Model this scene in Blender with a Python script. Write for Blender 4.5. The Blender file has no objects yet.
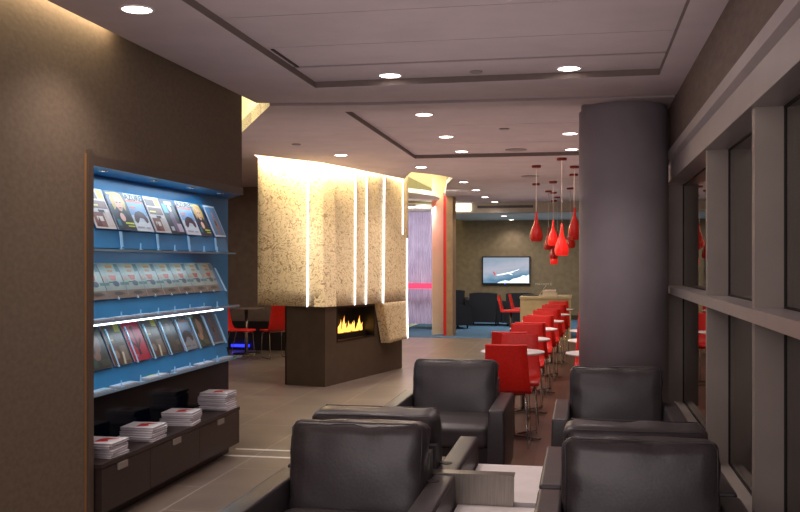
import bpy, bmesh, math, random
from mathutils import Vector, Matrix, noise
from mathutils.geometry import tessellate_polygon
PI = math.pi
sc = bpy.context.scene
col = sc.collection
rnd = random.Random(7)

# ------------------------------------------------------------------ materials
def lin(c):
    return tuple((x/255/12.92 if x/255 <= .04045 else ((x/255+.055)/1.055)**2.4) for x in c) + (1,)
MATS = {}
def mat(name, c, rough=.5, metal=0, emit=0, ec=None, spec=.5, c2=None, scale=20, bump=0, detail=3, stretch=None, trans=0, coat=0, lo=.35, hi=.65, dist=0):
    if name in MATS: return MATS[name]
    m = bpy.data.materials.new(name); m.use_nodes = True
    nt = m.node_tree; b = nt.nodes['Principled BSDF']
    b.inputs['Base Color'].default_value = lin(c)
    b.inputs['Roughness'].default_value = rough
    b.inputs['Metallic'].default_value = metal
    b.inputs['Specular IOR Level'].default_value = spec
    b.inputs['Coat Weight'].default_value = coat
    if trans: b.inputs['Transmission Weight'].default_value = trans
    if emit:
        b.inputs['Emission Color'].default_value = lin(ec or c)
        b.inputs['Emission Strength'].default_value = emit
    tc = nt.nodes.new('ShaderNodeTexCoord'); mp = nt.nodes.new('ShaderNodeMapping')
    nt.links.new(tc.outputs['Object'], mp.inputs['Vector'])
    if stretch: mp.inputs['Scale'].default_value = stretch
    nz = nt.nodes.new('ShaderNodeTexNoise'); nz.inputs['Scale'].default_value = scale; nz.inputs['Detail'].default_value = detail
    nz.inputs['Distortion'].default_value = dist
    nt.links.new(mp.outputs[0], nz.inputs['Vector'])
    rp = nt.nodes.new('ShaderNodeValToRGB'); rp.color_ramp.elements[0].position = lo; rp.color_ramp.elements[1].position = hi
    rp.color_ramp.elements[0].color = lin(c2 if c2 else tuple(x*.96 for x in c)); rp.color_ramp.elements[1].color = lin(c)
    nt.links.new(nz.outputs['Fac'], rp.inputs[0]); nt.links.new(rp.outputs[0], b.inputs['Base Color'])
    if bump:
        bp = nt.nodes.new('ShaderNodeBump'); bp.inputs['Strength'].default_value = bump; bp.inputs['Distance'].default_value = .004
        nt.links.new(nz.outputs['Fac'], bp.inputs['Height']); nt.links.new(bp.outputs[0], b.inputs['Normal'])
    MATS[name] = m
    return m

def flat(c, emit=0):
    return mat('print_%d_%d_%d' % tuple(c), c, .35, emit=emit, scale=60)

CEIL = mat('ceiling_paint', (182, 166, 168), .9, scale=3)
CEILG = mat('ceiling_paint_cool', (160, 168, 172), .9, scale=3)
GAP = mat('shadow_gap', (70, 60, 56), .9)
WALLB = mat('brown_fabric_wall', (106, 89, 74), .85, c2=(97, 81, 67), scale=26, bump=.2, detail=9, stretch=(1, 1, 1.6))
WALLO = mat('olive_wall', (122, 107, 85), .85, c2=(108, 94, 74), scale=8, bump=.2, detail=8)
WALLD = mat('dark_brown_wall', (112, 96, 86), .85, c2=(102, 87, 78), scale=8, detail=6)
LEATHER = mat('charcoal_leather', (66, 59, 62), .38, spec=.5, c2=(58, 52, 55), scale=90, bump=.12, detail=4)
LEATHERD = mat('charcoal_leather_base', (36, 32, 33), .55, scale=60)
DARKBASE = mat('dark_plinth', (22, 20, 20), .6)
STEEL = mat('brushed_steel', (132, 125, 118), .34, 1, c2=(118, 111, 105), scale=10, stretch=(30, 1, 1))
CHROME = mat('chrome', (215, 213, 215), .12, 1)
WHITE = mat('white_laminate', (235, 226, 226), .35, scale=8)
RED = mat('red_leather', (222, 34, 24), .42, c2=(208, 28, 20), scale=60, bump=.08)
COLUMN = mat('column_paint', (150, 140, 148), .6, scale=4, c2=(145, 135, 143))
FRAME = mat('window_frame_paint', (150, 138, 132), .5, .1, scale=4)
FRAMEL = mat('window_rail_paint', (170, 160, 160), .35, .35, scale=4)
GASKET = mat('gasket', (16, 14, 14), .6)
BASEST = mat('fireplace_stone', (78, 63, 50), .5, c2=(70, 56, 44), scale=7, detail=6)
WENGE = mat('dark_wood_veneer', (46, 31, 28), .42, c2=(36, 25, 23), scale=10, stretch=(1, 1, 14), detail=6)
COPPER = mat('copper_trim', (150, 106, 70), .5, .2)
FRAMEB = mat('niche_frame', (84, 70, 61), .45, scale=10)
BLUEP = mat('blue_glass_panel', (46, 124, 174), .35, c2=(40, 114, 164), scale=3, spec=.3)
NAVY = mat('navy_gloss_panel', (10, 19, 36), .12, spec=.08, scale=3)
ACRYL = mat('frosted_acrylic', (150, 196, 226), .2, emit=.12, ec=(150, 200, 240))
LEDW = mat('led_strip', (255, 255, 255), .5, emit=5, ec=(225, 238, 255))
LEDH = mat('hood_light_line', (255, 255, 255), .5, emit=2.6, ec=(235, 240, 255))
LAMP = mat('lamp_diffuser', (255, 255, 255), .5, emit=14, ec=(255, 240, 232))
LAMPD = mat('lamp_diffuser_dim', (255, 250, 240), .5, emit=1.2, ec=(255, 235, 215))
TRIMW = mat('lamp_trim', (205, 196, 194), .5)
GRILLE = mat('ceiling_grille', (140, 126, 126), .8)
COVE = mat('lit_cove_paint', (235, 222, 176), .9, emit=.9, ec=(255, 236, 170), scale=2)  # paint emits, standing in for cove light on these surfaces
CREAM = mat('cream_panel', (228, 226, 200), .7, scale=3)
PALEC = mat('pale_soffit', (196, 188, 186), .8, scale=3)
CURT = mat('lilac_curtain', (190, 178, 200), .8, c2=(170, 158, 182), scale=3, emit=.12, ec=(190, 175, 215))
PINK = mat('pink_band', (255, 60, 100), .5, emit=.9, ec=(255, 50, 90))
REDW = mat('red_wall_panel', (190, 16, 20), .5)
TAN = mat('tan_pilaster', (150, 122, 94), .7, c2=(138, 112, 86), scale=9)
BEIGE = mat('beige_counter', (192, 172, 136), .6, c2=(182, 162, 128), scale=6)
NAVYCH = mat('dark_navy_upholstery', (30, 33, 40), .75, scale=30)
CARPET = mat('blue_carpet', (62, 96, 124), .95, c2=(50, 78, 104), scale=60, bump=.3)
PAPER = mat('magazine_paper', (190, 182, 190), .6, c2=(150, 142, 150), scale=120, stretch=(1, 1, 20))
BLACK = mat('black_plastic', (14, 14, 16), .35)
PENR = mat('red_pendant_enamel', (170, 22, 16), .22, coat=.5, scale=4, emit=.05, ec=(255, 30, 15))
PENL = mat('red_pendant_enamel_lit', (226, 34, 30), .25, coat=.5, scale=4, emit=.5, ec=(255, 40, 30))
CORD = mat('pendant_cord', (205, 180, 165), .6)
CANOPY = mat('red_pendant_canopy', (130, 26, 18), .5)
INTERIORW = mat('white_shade_inside', (255, 250, 245), .5, emit=2, ec=(255, 240, 225))
EXT = mat('outdoor_glow_paving', (62, 56, 50), .8, scale=2, emit=.2, ec=(110, 100, 84))  # emission gives the paving ambient light, no lamp outside
EXTW = mat('outdoor_glow_facade', (96, 86, 74), .8, scale=1, emit=.9, ec=(120, 112, 90))  # facade emits by itself to lift the dark window glass

def floor_mat(name, cA, cB, mortar, bw, bh, rot=0, rough=.4, off=(0, 0), ms=.006):
    m = bpy.data.materials.new(name); m.use_nodes = True; nt = m.node_tree; b = nt.nodes['Principled BSDF']
    tc = nt.nodes.new('ShaderNodeTexCoord'); mp = nt.nodes.new('ShaderNodeMapping')
    mp.inputs['Rotation'].default_value[2] = rot; mp.inputs['Location'].default_value = (off[0], off[1], 0)
    nt.links.new(tc.outputs['Object'], mp.inputs[0])
    br = nt.nodes.new('ShaderNodeTexBrick'); br.inputs['Scale'].default_value = 1
    br.inputs['Brick Width'].default_value = bw; br.inputs['Row Height'].default_value = bh
    br.inputs['Mortar Size'].default_value = ms; br.inputs['Mortar Smooth'].default_value = .3
    br.inputs['Color1'].default_value = lin(cA); br.inputs['Color2'].default_value = lin(cB); br.inputs['Mortar'].default_value = lin(mortar)
    br.inputs['Bias'].default_value = 0
    nt.links.new(mp.outputs[0], br.inputs['Vector'])
    nz = nt.nodes.new('ShaderNodeTexNoise'); nz.inputs['Scale'].default_value = 2.2; nz.inputs['Detail'].default_value = 8
    nt.links.new(tc.outputs['Object'], nz.inputs['Vector'])
    rp = nt.nodes.new('ShaderNodeValToRGB'); rp.color_ramp.elements[0].color = (.72, .72, .72, 1); rp.color_ramp.elements[1].color = (1.1, 1.1, 1.1, 1)
    rp.color_ramp.elements[0].position = .3; rp.color_ramp.elements[1].position = .7
    nt.links.new(nz.outputs['Fac'], rp.inputs[0])
    mx = nt.nodes.new('ShaderNodeMix'); mx.data_type = 'RGBA'; mx.blend_type = 'MULTIPLY'; mx.inputs[0].default_value = 1
    nt.links.new(br.outputs['Color'], mx.inputs[6]); nt.links.new(rp.outputs[0], mx.inputs[7])
    nt.links.new(mx.outputs[2], b.inputs['Base Color'])
    b.inputs['Roughness'].default_value = rough
    return m
TILE = floor_mat('floor_tile', (124, 109, 100), (111, 97, 89), (162, 146, 136), 1.2, .6, PI/2, .30, (0, .1))
WOOD = floor_mat('brown_plank_floor', (104, 74, 62), (92, 65, 55), (70, 50, 44), 1.6, .18, PI/2, .4, ms=.003)

def hood_mat():
    m = bpy.data.materials.new('gold_leaf_relief'); m.use_nodes = True; nt = m.node_tree; b = nt.nodes['Principled BSDF']
    tc = nt.nodes.new('ShaderNodeTexCoord')
    nz = nt.nodes.new('ShaderNodeTexNoise'); nz.inputs['Scale'].default_value = 10.5; nz.inputs['Detail'].default_value = 1.2; nz.inputs['Distortion'].default_value = 2.2
    nt.links.new(tc.outputs['Object'], nz.inputs['Vector'])
    s1 = nt.nodes.new('ShaderNodeMath'); s1.operation = 'SUBTRACT'; s1.inputs[1].default_value = .5
    s2 = nt.nodes.new('ShaderNodeMath'); s2.operation = 'ABSOLUTE'
    nt.links.new(nz.outputs['Fac'], s1.inputs[0]); nt.links.new(s1.outputs[0], s2.inputs[0])
    rp = nt.nodes.new('ShaderNodeValToRGB')
    rp.color_ramp.elements[0].position = .012; rp.color_ramp.elements[0].color = lin((150, 122, 84))
    rp.color_ramp.elements[1].position = .04; rp.color_ramp.elements[1].color = lin((222, 200, 158))
    nt.links.new(s2.outputs[0], rp.inputs[0]); nt.links.new(rp.outputs[0], b.inputs['Base Color'])
    bp = nt.nodes.new('ShaderNodeBump'); bp.inputs['Strength'].default_value = .3; bp.inputs['Distance'].default_value = .01
    nt.links.new(s2.outputs[0], bp.inputs['Height']); nt.links.new(bp.outputs[0], b.inputs['Normal'])
    b.inputs['Roughness'].default_value = .55
    return m
HOOD = hood_mat()

def glass_mat():
    m = bpy.data.materials.new('window_glass'); m.use_nodes = True; nt = m.node_tree
    for n in list(nt.nodes): nt.nodes.remove(n)
    out = nt.nodes.new('ShaderNodeOutputMaterial'); mix = nt.nodes.new('ShaderNodeMixShader')
    tr = nt.nodes.new('ShaderNodeBsdfTransparent'); tr.inputs[0].default_value = (.62, .62, .58, 1)
    gl = nt.nodes.new('ShaderNodeBsdfGlossy'); gl.inputs['Roughness'].default_value = .015; gl.inputs[0].default_value = (.95, .93, .9, 1)
    fr = nt.nodes.new('ShaderNodeFresnel'); fr.inputs[0].default_value = 2.1
    nt.links.new(fr.outputs[0], mix.inputs[0]); nt.links.new(tr.outputs[0], mix.inputs[1]); nt.links.new(gl.outputs[0], mix.inputs[2])
    nt.links.new(mix.outputs[0], out.inputs[0])
    return m
GLASS = glass_mat()

# ------------------------------------------------------------------ mesh helpers
def box(bm, x0, x1, y0, y1, z0, z1, mi=0, M=None):
    vs = [bm.verts.new(Vector(p)) for p in [(x0,y0,z0),(x1,y0,z0),(x1,y1,z0),(x0,y1,z0),(x0,y0,z1),(x1,y0,z1),(x1,y1,z1),(x0,y1,z1)]]
    if M is not None:
        for v in vs: v.co = M @ v.co
    fs = []
    for f in [(0,3,2,1),(4,5,6,7),(0,1,5,4),(1,2,6,5),(2,3,7,6),(3,0,4,7)]:
        q = bm.faces.new([vs[i] for i in f]); q.material_index = mi; fs.append(q)
    return vs
def bevel(bm, w, seg=2, ang=.5):
    bmesh.ops.bevel(bm, geom=[e for e in bm.edges if len(e.link_faces) == 2 and e.calc_face_angle() > ang], offset=w, segments=seg, profile=.6, affect='EDGES')
def prism(bm, pts, z0, z1, mi=0, M=None):            # polygon in xy extruded along z
    n = len(pts)
    a = [bm.verts.new((p[0], p[1], z0)) for p in pts]; b = [bm.verts.new((p[0], p[1], z1)) for p in pts]
    if M is not None:
        for v in a+b: v.co = M @ v.co
    fs = [bm.faces.new(a[::-1]), bm.faces.new(b)]
    for i in range(n): fs.append(bm.faces.new([a[i], a[(i+1) % n], b[(i+1) % n], b[i]]))
    for f in fs: f.material_index = mi
def tube(bm, pts, r, n=10, mi=0, cap=True):
    rings = []
    P = [Vector(p) for p in pts]
    for i, p in enumerate(P):
        d = (P[min(i+1, len(P)-1)] - P[max(i-1, 0)]).normalized()
        a = d.cross(Vector((0, 0, 1)))
        if a.length < .05: a = d.cross(Vector((1, 0, 0)))
        a.normalize(); b = d.cross(a)
        rings.append([bm.verts.new(p + a*math.cos(2*PI*k/n)*r + b*math.sin(2*PI*k/n)*r) for k in range(n)])
    for i in range(len(rings)-1):
        for k in range(n):
            f = bm.faces.new([rings[i][k], rings[i][(k+1) % n], rings[i+1][(k+1) % n], rings[i+1][k]]); f.smooth = True; f.material_index = mi
    if cap:
        bm.faces.new(rings[0][::-1]).material_index = mi; bm.faces.new(rings[-1]).material_index = mi
def lathe(bm, prof, n=28, c=(0, 0), mi=0, cap0=True, cap1=True):
    rings = [[bm.verts.new((c[0]+r*math.cos(2*PI*k/n), c[1]+r*math.sin(2*PI*k/n), z)) for k in range(n)] for r, z in prof]
    for i in range(len(rings)-1):
        for k in range(n):
            f = bm.faces.new([rings[i][k], rings[i][(k+1) % n], rings[i+1][(k+1) % n], rings[i+1][k]]); f.smooth = True; f.material_index = mi
    if cap0: bm.faces.new(rings[0][::-1]).material_index = mi
    if cap1: bm.faces.new(rings[-1]).material_index = mi
def obj(name, bm, m, parent=None, smooth=False):
    bmesh.ops.recalc_face_normals(bm, faces=bm.faces)
    me = bpy.data.meshes.new(name); bm.to_mesh(me); bm.free()
    for x in (m if isinstance(m, (list, tuple)) else [m]): me.materials.append(x)
    if smooth:
        for p in me.polygons: p.use_smooth = True
        try: me.set_sharp_from_angle(angle=math.radians(40))
        except Exception: pass
    o = bpy.data.objects.new(name, me); col.objects.link(o)
    if parent is not None: o.parent = parent
    return o
def tag(o, label, cat, group=None, kind=None):
    o['label'] = label; o['category'] = cat
    if group: o['group'] = group
    if kind: o['kind'] = kind
    return o
def empty(name, loc, rz=0, label=None, cat=None, group=None):
    o = bpy.data.objects.new(name, None); col.objects.link(o); o.location = loc; o.rotation_euler = (0, 0, rz); o.empty_display_size = .1
    if label: tag(o, label, cat, group)
    return o
def struct(name, bm, m, label=None, cat=None):
    o = obj(name, bm, m); o['kind'] = 'structure'
    if label: o['label'] = label; o['category'] = cat or name.split('_')[0]
    return o
def sbox(name, dims, m, label=None, cat=None):
    bm = bmesh.new(); box(bm, *dims); return struct(name, bm, m, label, cat)
def copy_tree(o, parent=None):
    c = o.copy(); col.objects.link(c)
    if parent is not None: c.parent = parent
    for ch in [x for x in KIDS.get(o.name, [])]:
        c2 = ch.copy(); col.objects.link(c2); c2.parent = c
        for g in KIDS.get(ch.name, []):
            c3 = g.copy(); col.objects.link(c3); c3.parent = c2
    return c
KIDS = {}
def index_kids(root):
    for o in [root] + list(root.children):
        KIDS[o.name] = list(o.children)
def place(proto, used, loc, rz, label, cat=None, group=None):
    o = proto if not used else copy_tree(proto)
    o.location = loc; o.rotation_euler = (0, 0, rz)
    o['label'] = label
    if cat: o['category'] = cat
    if group: o['group'] = group
    return o
def poly_slab(bm, outer, holes, z, th, mi=0, hm=0):
    """flat slab with holes: underside at z, top at z+th, vertical faces round every edge"""
    loops = [[Vector((p[0], p[1], 0)) for p in outer]] + [[Vector((p[0], p[1], 0)) for p in h] for h in holes]
    tris = tessellate_polygon(loops)
    flatp = [p for l in loops for p in l]
    lo = [bm.verts.new((p.x, p.y, z)) for p in flatp]; hi = [bm.verts.new((p.x, p.y, z+th)) for p in flatp]
    for t in tris:
        bm.faces.new([lo[i] for i in t]).material_index = mi; bm.faces.new([hi[i] for i in reversed(t)]).material_index = mi
    k = 0
    for l in loops:
        n = len(l)
        for i in range(n):
            a, b = k+i, k+(i+1) % n
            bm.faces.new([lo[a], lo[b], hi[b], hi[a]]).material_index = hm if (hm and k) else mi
        k += n

# ------------------------------------------------------------------ the room
H = 2.81
FARY = 25.5
# floors
bm = bmesh.new(); box(bm, -9.2, -.82, -2.2, 18.9, -.1, 0)
struct('floor', bm, TILE, 'grey beige tiled floor with pale joints', 'floor')
bm = bmesh.new(); box(bm, -.82, 1.0, -2.2, 18.9, -.1, 0)
struct('floor', bm, WOOD, 'strip of brown plank floor running under the red chairs', 'floor')
bm = bmesh.new(); box(bm, -9.2, 1.0, 18.9, FARY, -.1, .004)
struct('floor', bm, CARPET, 'blue carpet of the far television lounge', 'floor')
for i, yy in enumerate((7.0, 7.26)):
    bm = bmesh.new(); box(bm, -2.74, -.9, yy, yy+.03, 0, .004)
    o = struct('trim_%d' % (i+1), bm, mat('pale_inlay', (222, 212, 206), .4), ['nearer pale metal strip inlaid across the tile floor', 'farther pale metal strip inlaid across the tile floor'][i], 'trim')

# ceiling: slabs with trays and light slots
curve = [(-2.073, 14.08), (-1.96, 14.5), (-1.79, 15.1), (-1.54, 15.8), (-1.236, 16.44), (-.75, 17.25), (-.13, 18.08), (.72, 18.8)]
slot_edge = [(-3.90, 10.96), (-3.332, 12.033), (-2.72, 14.60)]
def off(p, dx, dy): return (p[0]+dx, p[1]+dy)
bm = bmesh.new()
front = [(-2.62, -2.2), (.72, -2.2), (.72, 7.66), (-1.77, 7.55), (-2.60, 7.42), (-2.62, 7.42)]
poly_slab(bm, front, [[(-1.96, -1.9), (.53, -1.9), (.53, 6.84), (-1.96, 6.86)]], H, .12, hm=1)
back = [(-2.56, 7.58), (-1.77, 7.70), (.72, 7.76), (.72, 18.8)] + curve[::-1][1:] + [(-2.2, 13.82), (-2.42, 13.5), (-2.60, 14.1)] + \
       [slot_edge[2], slot_edge[1], slot_edge[0], (-4.12, 12.0), (-4.4, 15.6), (-9.2, 15.6), (-9.2, 7.42), (-4.2, 7.42), (-4.2, 10.6), (-3.34, 9.04)]
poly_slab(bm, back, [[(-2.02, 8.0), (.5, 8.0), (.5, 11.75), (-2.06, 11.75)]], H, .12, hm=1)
struct('ceiling', bm, [CEIL, mat('tray_edge_shaded', (112, 98, 94), .9)], 'main painted ceiling with recessed trays', 'ceiling')  # tray sides get a darker ceiling tone, shade put into the colour
# tray lids
bm = bmesh.new()
for y0, y1 in ((-2, 4.98), (4.99, 5.72), (5.73, 6.30)):
    box(bm, -2.06, .63, y0, y1, H+.045, H+.09)
box(bm, -2.06, .63, 6.355, 6.95, H+.045, H+.09)
struct('ceiling', bm, CEIL, 'raised tray ceiling over the armchairs with board joints', 'ceiling')
bm = bmesh.new(); box(bm, -2.06, .63, -2, 6.95, H+.10, H+.12)
struct('trim_3', bm, GASKET, 'black slot running across the raised tray ceiling', 'trim')
bm = bmesh.new()
for y0, y1 in ((7.9, 9.3), (9.31, 10.7), (10.71, 11.9)):
    box(bm, -2.15, .6, y0, y1, H+.045, H+.09)
struct('ceiling', bm, CEIL, 'second raised tray ceiling beyond the beam', 'ceiling')
bm = bmesh.new(); box(bm, -2.62, .72, 7.3, 7.9, H+.09, H+.12)
struct('trim_4', bm, GAP, 'dark shadow gap across the ceiling', 'trim')
# small metallic L mark of the slot turning at the left
bm = bmesh.new(); box(bm, -1.935, -1.915, 5.75, 6.30, H+.038, H+.046)
struct('trim_5', bm, GAP, 'short dark slot along the left edge of the tray', 'trim')
# far ceiling
bm = bmesh.new(); poly_slab(bm, [(-1.75, 14.0), (.72, 14.0), (.72, 21.9), (-2.75, 21.9), (-2.75, 19.2), (-2.3, 16.3)], [], H+.06, .07)
struct('ceiling', bm, CEIL, 'slightly higher ceiling beyond the curved edge', 'ceiling')
bm = bmesh.new(); box(bm, -3.2, .9, 21.7, FARY, 2.64, 2.80)
struct('ceiling', bm, CEILG, 'lowered ceiling of the television lounge', 'ceiling')
bm = bmesh.new(); box(bm, -9.2, 1, 11, FARY, 3.5, 3.6)
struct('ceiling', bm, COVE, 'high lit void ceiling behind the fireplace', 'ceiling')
# interior fascia of the triangular light opening
bm = bmesh.new()
bm.faces.new([bm.verts.new(p) for p in [(-2.56, 7.58, H), (-3.34, 9.04, H), (-3.34, 9.04, 3.4), (-2.56, 7.58, 3.4)]])
bm.faces.new([bm.verts.new(p) for p in [(-3.34, 9.04, H), (-4.2, 10.6, H), (-4.2, 10.6, 3.4), (-3.34, 9.04, 3.4)]])
box(bm, -4.3, -2.5, 7.2, 10.7, 3.4, 3.45)
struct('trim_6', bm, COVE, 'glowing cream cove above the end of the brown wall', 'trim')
# wall behind the hood slot, upper part
# cove fascia of far ceiling
bm = bmesh.new(); box(bm, -3.0, .9, 21.6, 21.7, 2.64, H+.15)
struct('trim_7', bm, mat('fascia_paint', (176, 164, 150), .9), 'dropped fascia at the edge of the lounge ceiling', 'trim')

# left wall with niche
NX = -2.98
bm = bmesh.new()
box(bm, -2.95, -2.70, -2.2, 4.87, 0, 3.2)
struct('wall_left', bm, WALLB, 'brown textured wall left of the magazine rack', 'wall')
bm = bmesh.new()
prism(bm, [(-2.70, 4.87), (-2.70, 7.30), (-3.02, 7.78), (-3.35, 7.78), (-3.35, 4.87)], 2.105, 3.2)
struct('wall_left', bm, WALLB, 'brown textured wall over the magazine rack', 'wall')
bm = bmesh.new()
box(bm, -3.35, -2.95, -2.2, 4.87, 0, 3.2)
struct('wall_left', bm, WALLB)
# right wall
sbox('wall_right', (.72, 1.0, -2.2, FARY, 2.45, 3.4), mat('brown_panel_wall', (104, 86, 78), .75, c2=(90, 74, 68), scale=9, stretch=(1, 1, 4), detail=6), 'brown strip of wall above the window beam', 'wall')
sbox('wall_far', (-9.2, 1.0, FARY, FARY+.1, 0, 3.5), WALLO, 'olive brown wall behind the television', 'wall')
sbox('wall_back', (-9.2, -3.95, 15.6, 15.75, .5, H+.1), WALLD, 'brown wall behind the red chairs at the left', 'wall')
sbox('baseboard_back', (-9.2, -3.95, 15.58, 15.75, 0, .5), mat('dark_lower_wall', (40, 32, 32), .35), 'dark glossy lower wall behind the red chairs at left', 'wall')
sbox('wall_side', (-4.1, -3.95, 15.75, FARY, 0, 3.5), CREAM)
sbox('wall_outer', (-9.3, -9.2, -2.2, FARY, 0, 3.5), WALLD)
sbox('wall_south', (-9.3, -3.35, 7.2, 7.42, 0, 3.4), WALLD)
sbox('wall_right', (.9, 1.0, 11.3, FARY, 0, 2.215), WALLO, 'olive wall continuing past the windows', 'wall')
sbox('baseboard_far', (-3.9, .9, FARY-.03, FARY, 0, .12), mat('dark_base', (60, 50, 42), .7))

# window wall --------------------------------------------------------
bm = bmesh.new()
prof = [(.72, 2.45), (.695, 2.42), (.695, 2.355), (.728, 2.335), (.728, 2.19), (.95, 2.19), (.95, 2.45)]
M = Matrix(((1, 0, 0, 0), (0, 0, 1, 0), (0, 1, 0, 0), (0, 0, 0, 1)))
prism(bm, prof, -2.2, 11.4, M=M)
struct('trim_8', bm, FRAMEL, 'stepped grey beam running above the windows', 'trim')
bm = bmesh.new()
prism(bm, [(.93, 0), (.93, .28), (.80, .28), (.775, .24), (.775, 0)], -2.2, 11.4, M=M)
struct('trim_9', bm, FRAME, 'low grey sill under the windows', 'trim')
mull = [-.4, 1.2, 2.8, 4.42, 6.04, 8.70, 11.3]
for i, y in enumerate(mull):
    bm = bmesh.new(); box(bm, .75, .92, y, y+.07, .24, 2.24); bevel(bm, .004, 1)
    struct('trim_%d' % (10+i), bm, FRAME)
bm = bmesh.new()
for i in range(len(mull)-1):
    y0, y1 = mull[i]+.07, mull[i+1]
    for a, b in ((.28, 1.24), (1.30, 2.19)):
        for q in ((y0, y0+.01, a, b), (y1-.01, y1, a, b), (y0, y1, a, a+.01), (y0, y1, b-.01, b)):
            box(bm, .872, .886, *q)
struct('trim_20', bm, GASKET)
bm = bmesh.new(); box(bm, .725, .90, -2.2, 11.3, 1.24, 1.30); bevel(bm, .004, 1)
struct('trim_21', bm, FRAMEL, 'grey horizontal transom rail along the windows', 'trim')
for i in range(len(mull)-1):
    y0, y1 = mull[i]+.07, mull[i+1]
    bm = bmesh.new()
    for a, b in ((.28, 1.24), (1.30, 2.19)):
        box(bm, .878, .884, y0, y1, a, b)
    o = struct('window_%d' % (i+1), bm, GLASS)
for y in (8.62, 8.50):
    pass
# outdoors
sbox('floor_outside', (1.0, 9, -3, 26, -.3, -.2), EXT)['kind'] = 'structure'
sbox('wall_outside', (5.5, 5.8, -3, 26, -.2, 5), EXTW)
# column
bm = bmesh.new(); lathe(bm, [(.368, 0), (.368, H-.035), (.35, H-.03), (.35, H+.02)], 96)
o = obj('column', bm, COLUMN, smooth=False); o.location = (.343, 8.24, 0)
for p in o.data.polygons: p.use_smooth = len(p.vertices) == 4
o['kind'] = 'structure'; o['label'] = 'thick round grey column beside the windows'; o['category'] = 'column'

# far left side panels and curtain enclosure
bm = bmesh.new(); box(bm, -2.73, -2.60, 19.3, 19.8, 0, 2.94)
struct('trim_30', bm, TAN, 'tan pilaster at the lounge entrance', 'trim')
bm = bmesh.new(); box(bm, -2.80, -2.735, 19.35, 19.8, 0, 2.94)
struct('trim_31', bm, REDW, 'narrow red panel beside the tan pilaster', 'trim')
bm = bmesh.new(); prism(bm, [(-3.06, 19.5), (-2.82, 19.9), (-2.82, 20.3), (-3.06, 20.3)], 0, 3.4)
struct('trim_32', bm, CREAM, 'tall cream panel beside the curtain', 'trim')
# pleated curtain, curved
root = empty('pleated_curtain', (-3.6, 21.2, 0), 0, 'pale lilac floor-length pleated curtain beyond the fireplace', 'curtain')
bm = bmesh.new(); N = 160; prev = None
for i in range(N+1):
    a = i/N; x = -.75 + 1.4*a; y = -.25 + .35*math.sin(PI*a) + .025*math.sin(a*2*PI*16)
    v = [bm.verts.new((x, y, z)) for z in (.12, 1.0, 2.0, 2.66)]
    if prev:
        for k in range(3):
            f = bm.faces.new([prev[k], v[k], v[k+1], prev[k+1]]); f.smooth = True
    prev = v
obj('fabric', bm, CURT, root)
bm = bmesh.new(); box(bm, -.75, .58, -.30, -.27, .93, 1.05)
obj('band', bm, PINK, root)['label'] = 'bright pink horizontal band'
# curved soffit above curtain (pale, lit)
bm = bmesh.new()
prism(bm, [(-4.2, 17.4)] + [(-3.9+1.1*math.cos(a), 18.6+1.9*math.sin(a)) for a in [(-.9+.15*k) for k in range(13)]] + [(-4.2, 20.4)], 2.80, 2.88)
struct('trim_33', bm, PALEC, 'upper pale curved soffit over the curtain', 'trim')
bm = bmesh.new()
prism(bm, [(-4.2, 19.6)] + [(-4.1+1.1*math.cos(a), 20.6+1.3*math.sin(a)) for a in [(-.9+.15*k) for k in range(13)]] + [(-4.2, 21.8)], 2.66, 2.74)
struct('trim_34', bm, PALEC, 'lower pale curved soffit over the curtain', 'trim')

# ------------------------------------------------------------------ fireplace
A, B, Cc = (-3.05, 11.11), (-2.53, 13.36), (-3.60, 11.29)
root = empty('fireplace', (-3.3, 12.3, 0), 0, 'brown block fireplace with a gold leaf-patterned hood and light lines', 'fireplace')
def L(p): return (p[0]+3.3, p[1]-12.3) + tuple(p[2:])
d = Vector((.52, 2.25)).normalized(); nrm = Vector((d.y, -d.x))      # outward (towards +x)
# local frame of the long face: s along face, w inward depth
def F(s, w, z):
    p = Vector(A) + d*s - nrm*w
    return Vector((p.x+3.3, p.y-12.3, z))
bm = bmesh.new()
Lf = 2.31; s0, s1, z0, z1 = .32, 1.37, .535, .925; W = .56
def quad(bm, ps, mi=0):
    f = bm.faces.new([bm.verts.new(p) for p in ps]); f.material_index = mi; return f
for a, b, c, e in ((0, s0, 0, .99), (s1, Lf, 0, .99), (s0, s1, 0, z0), (s0, s1, z1, .99)):
    quad(bm, [F(a, 0, c), F(b, 0, c), F(b, 0, e), F(a, 0, e)])
quad(bm, [F(0, 0, 0), F(0, 0, .99), F(0, W-.02, .99), F(0, W-.02, 0)])
quad(bm, [F(Lf, 0, 0), F(Lf, 0, .99), F(Lf, W, .99), F(Lf, W, 0)])
quad(bm, [F(0, W, 0), F(0, W, .99), F(Lf, W, .99), F(Lf, W, 0)])
quad(bm, [F(0, 0, .99), F(Lf, 0, .99), F(Lf, W, .99), F(0, W, .99)])
D = .32
quad(bm, [F(s0, D, z0), F(s1, D, z0), F(s1, D, z1), F(s0, D, z1)], 1)
quad(bm, [F(s0, 0, z0), F(s0, 0, z1), F(s0, D, z1), F(s0, D, z0)], 1)
quad(bm, [F(s1, 0, z0), F(s1, 0, z1), F(s1, D, z1), F(s1, D, z0)], 1)
quad(bm, [F(s0, 0, z1), F(s1, 0, z1), F(s1, D, z1), F(s0, D, z1)], 1)
quad(bm, [F(s0, 0, z0), F(s1, 0, z0), F(s1, D, z0), F(s0, D, z0)], 1)
obj('base', bm, [BASEST, mat('firebox_black', (14, 10, 9), .4)], root)
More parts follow.
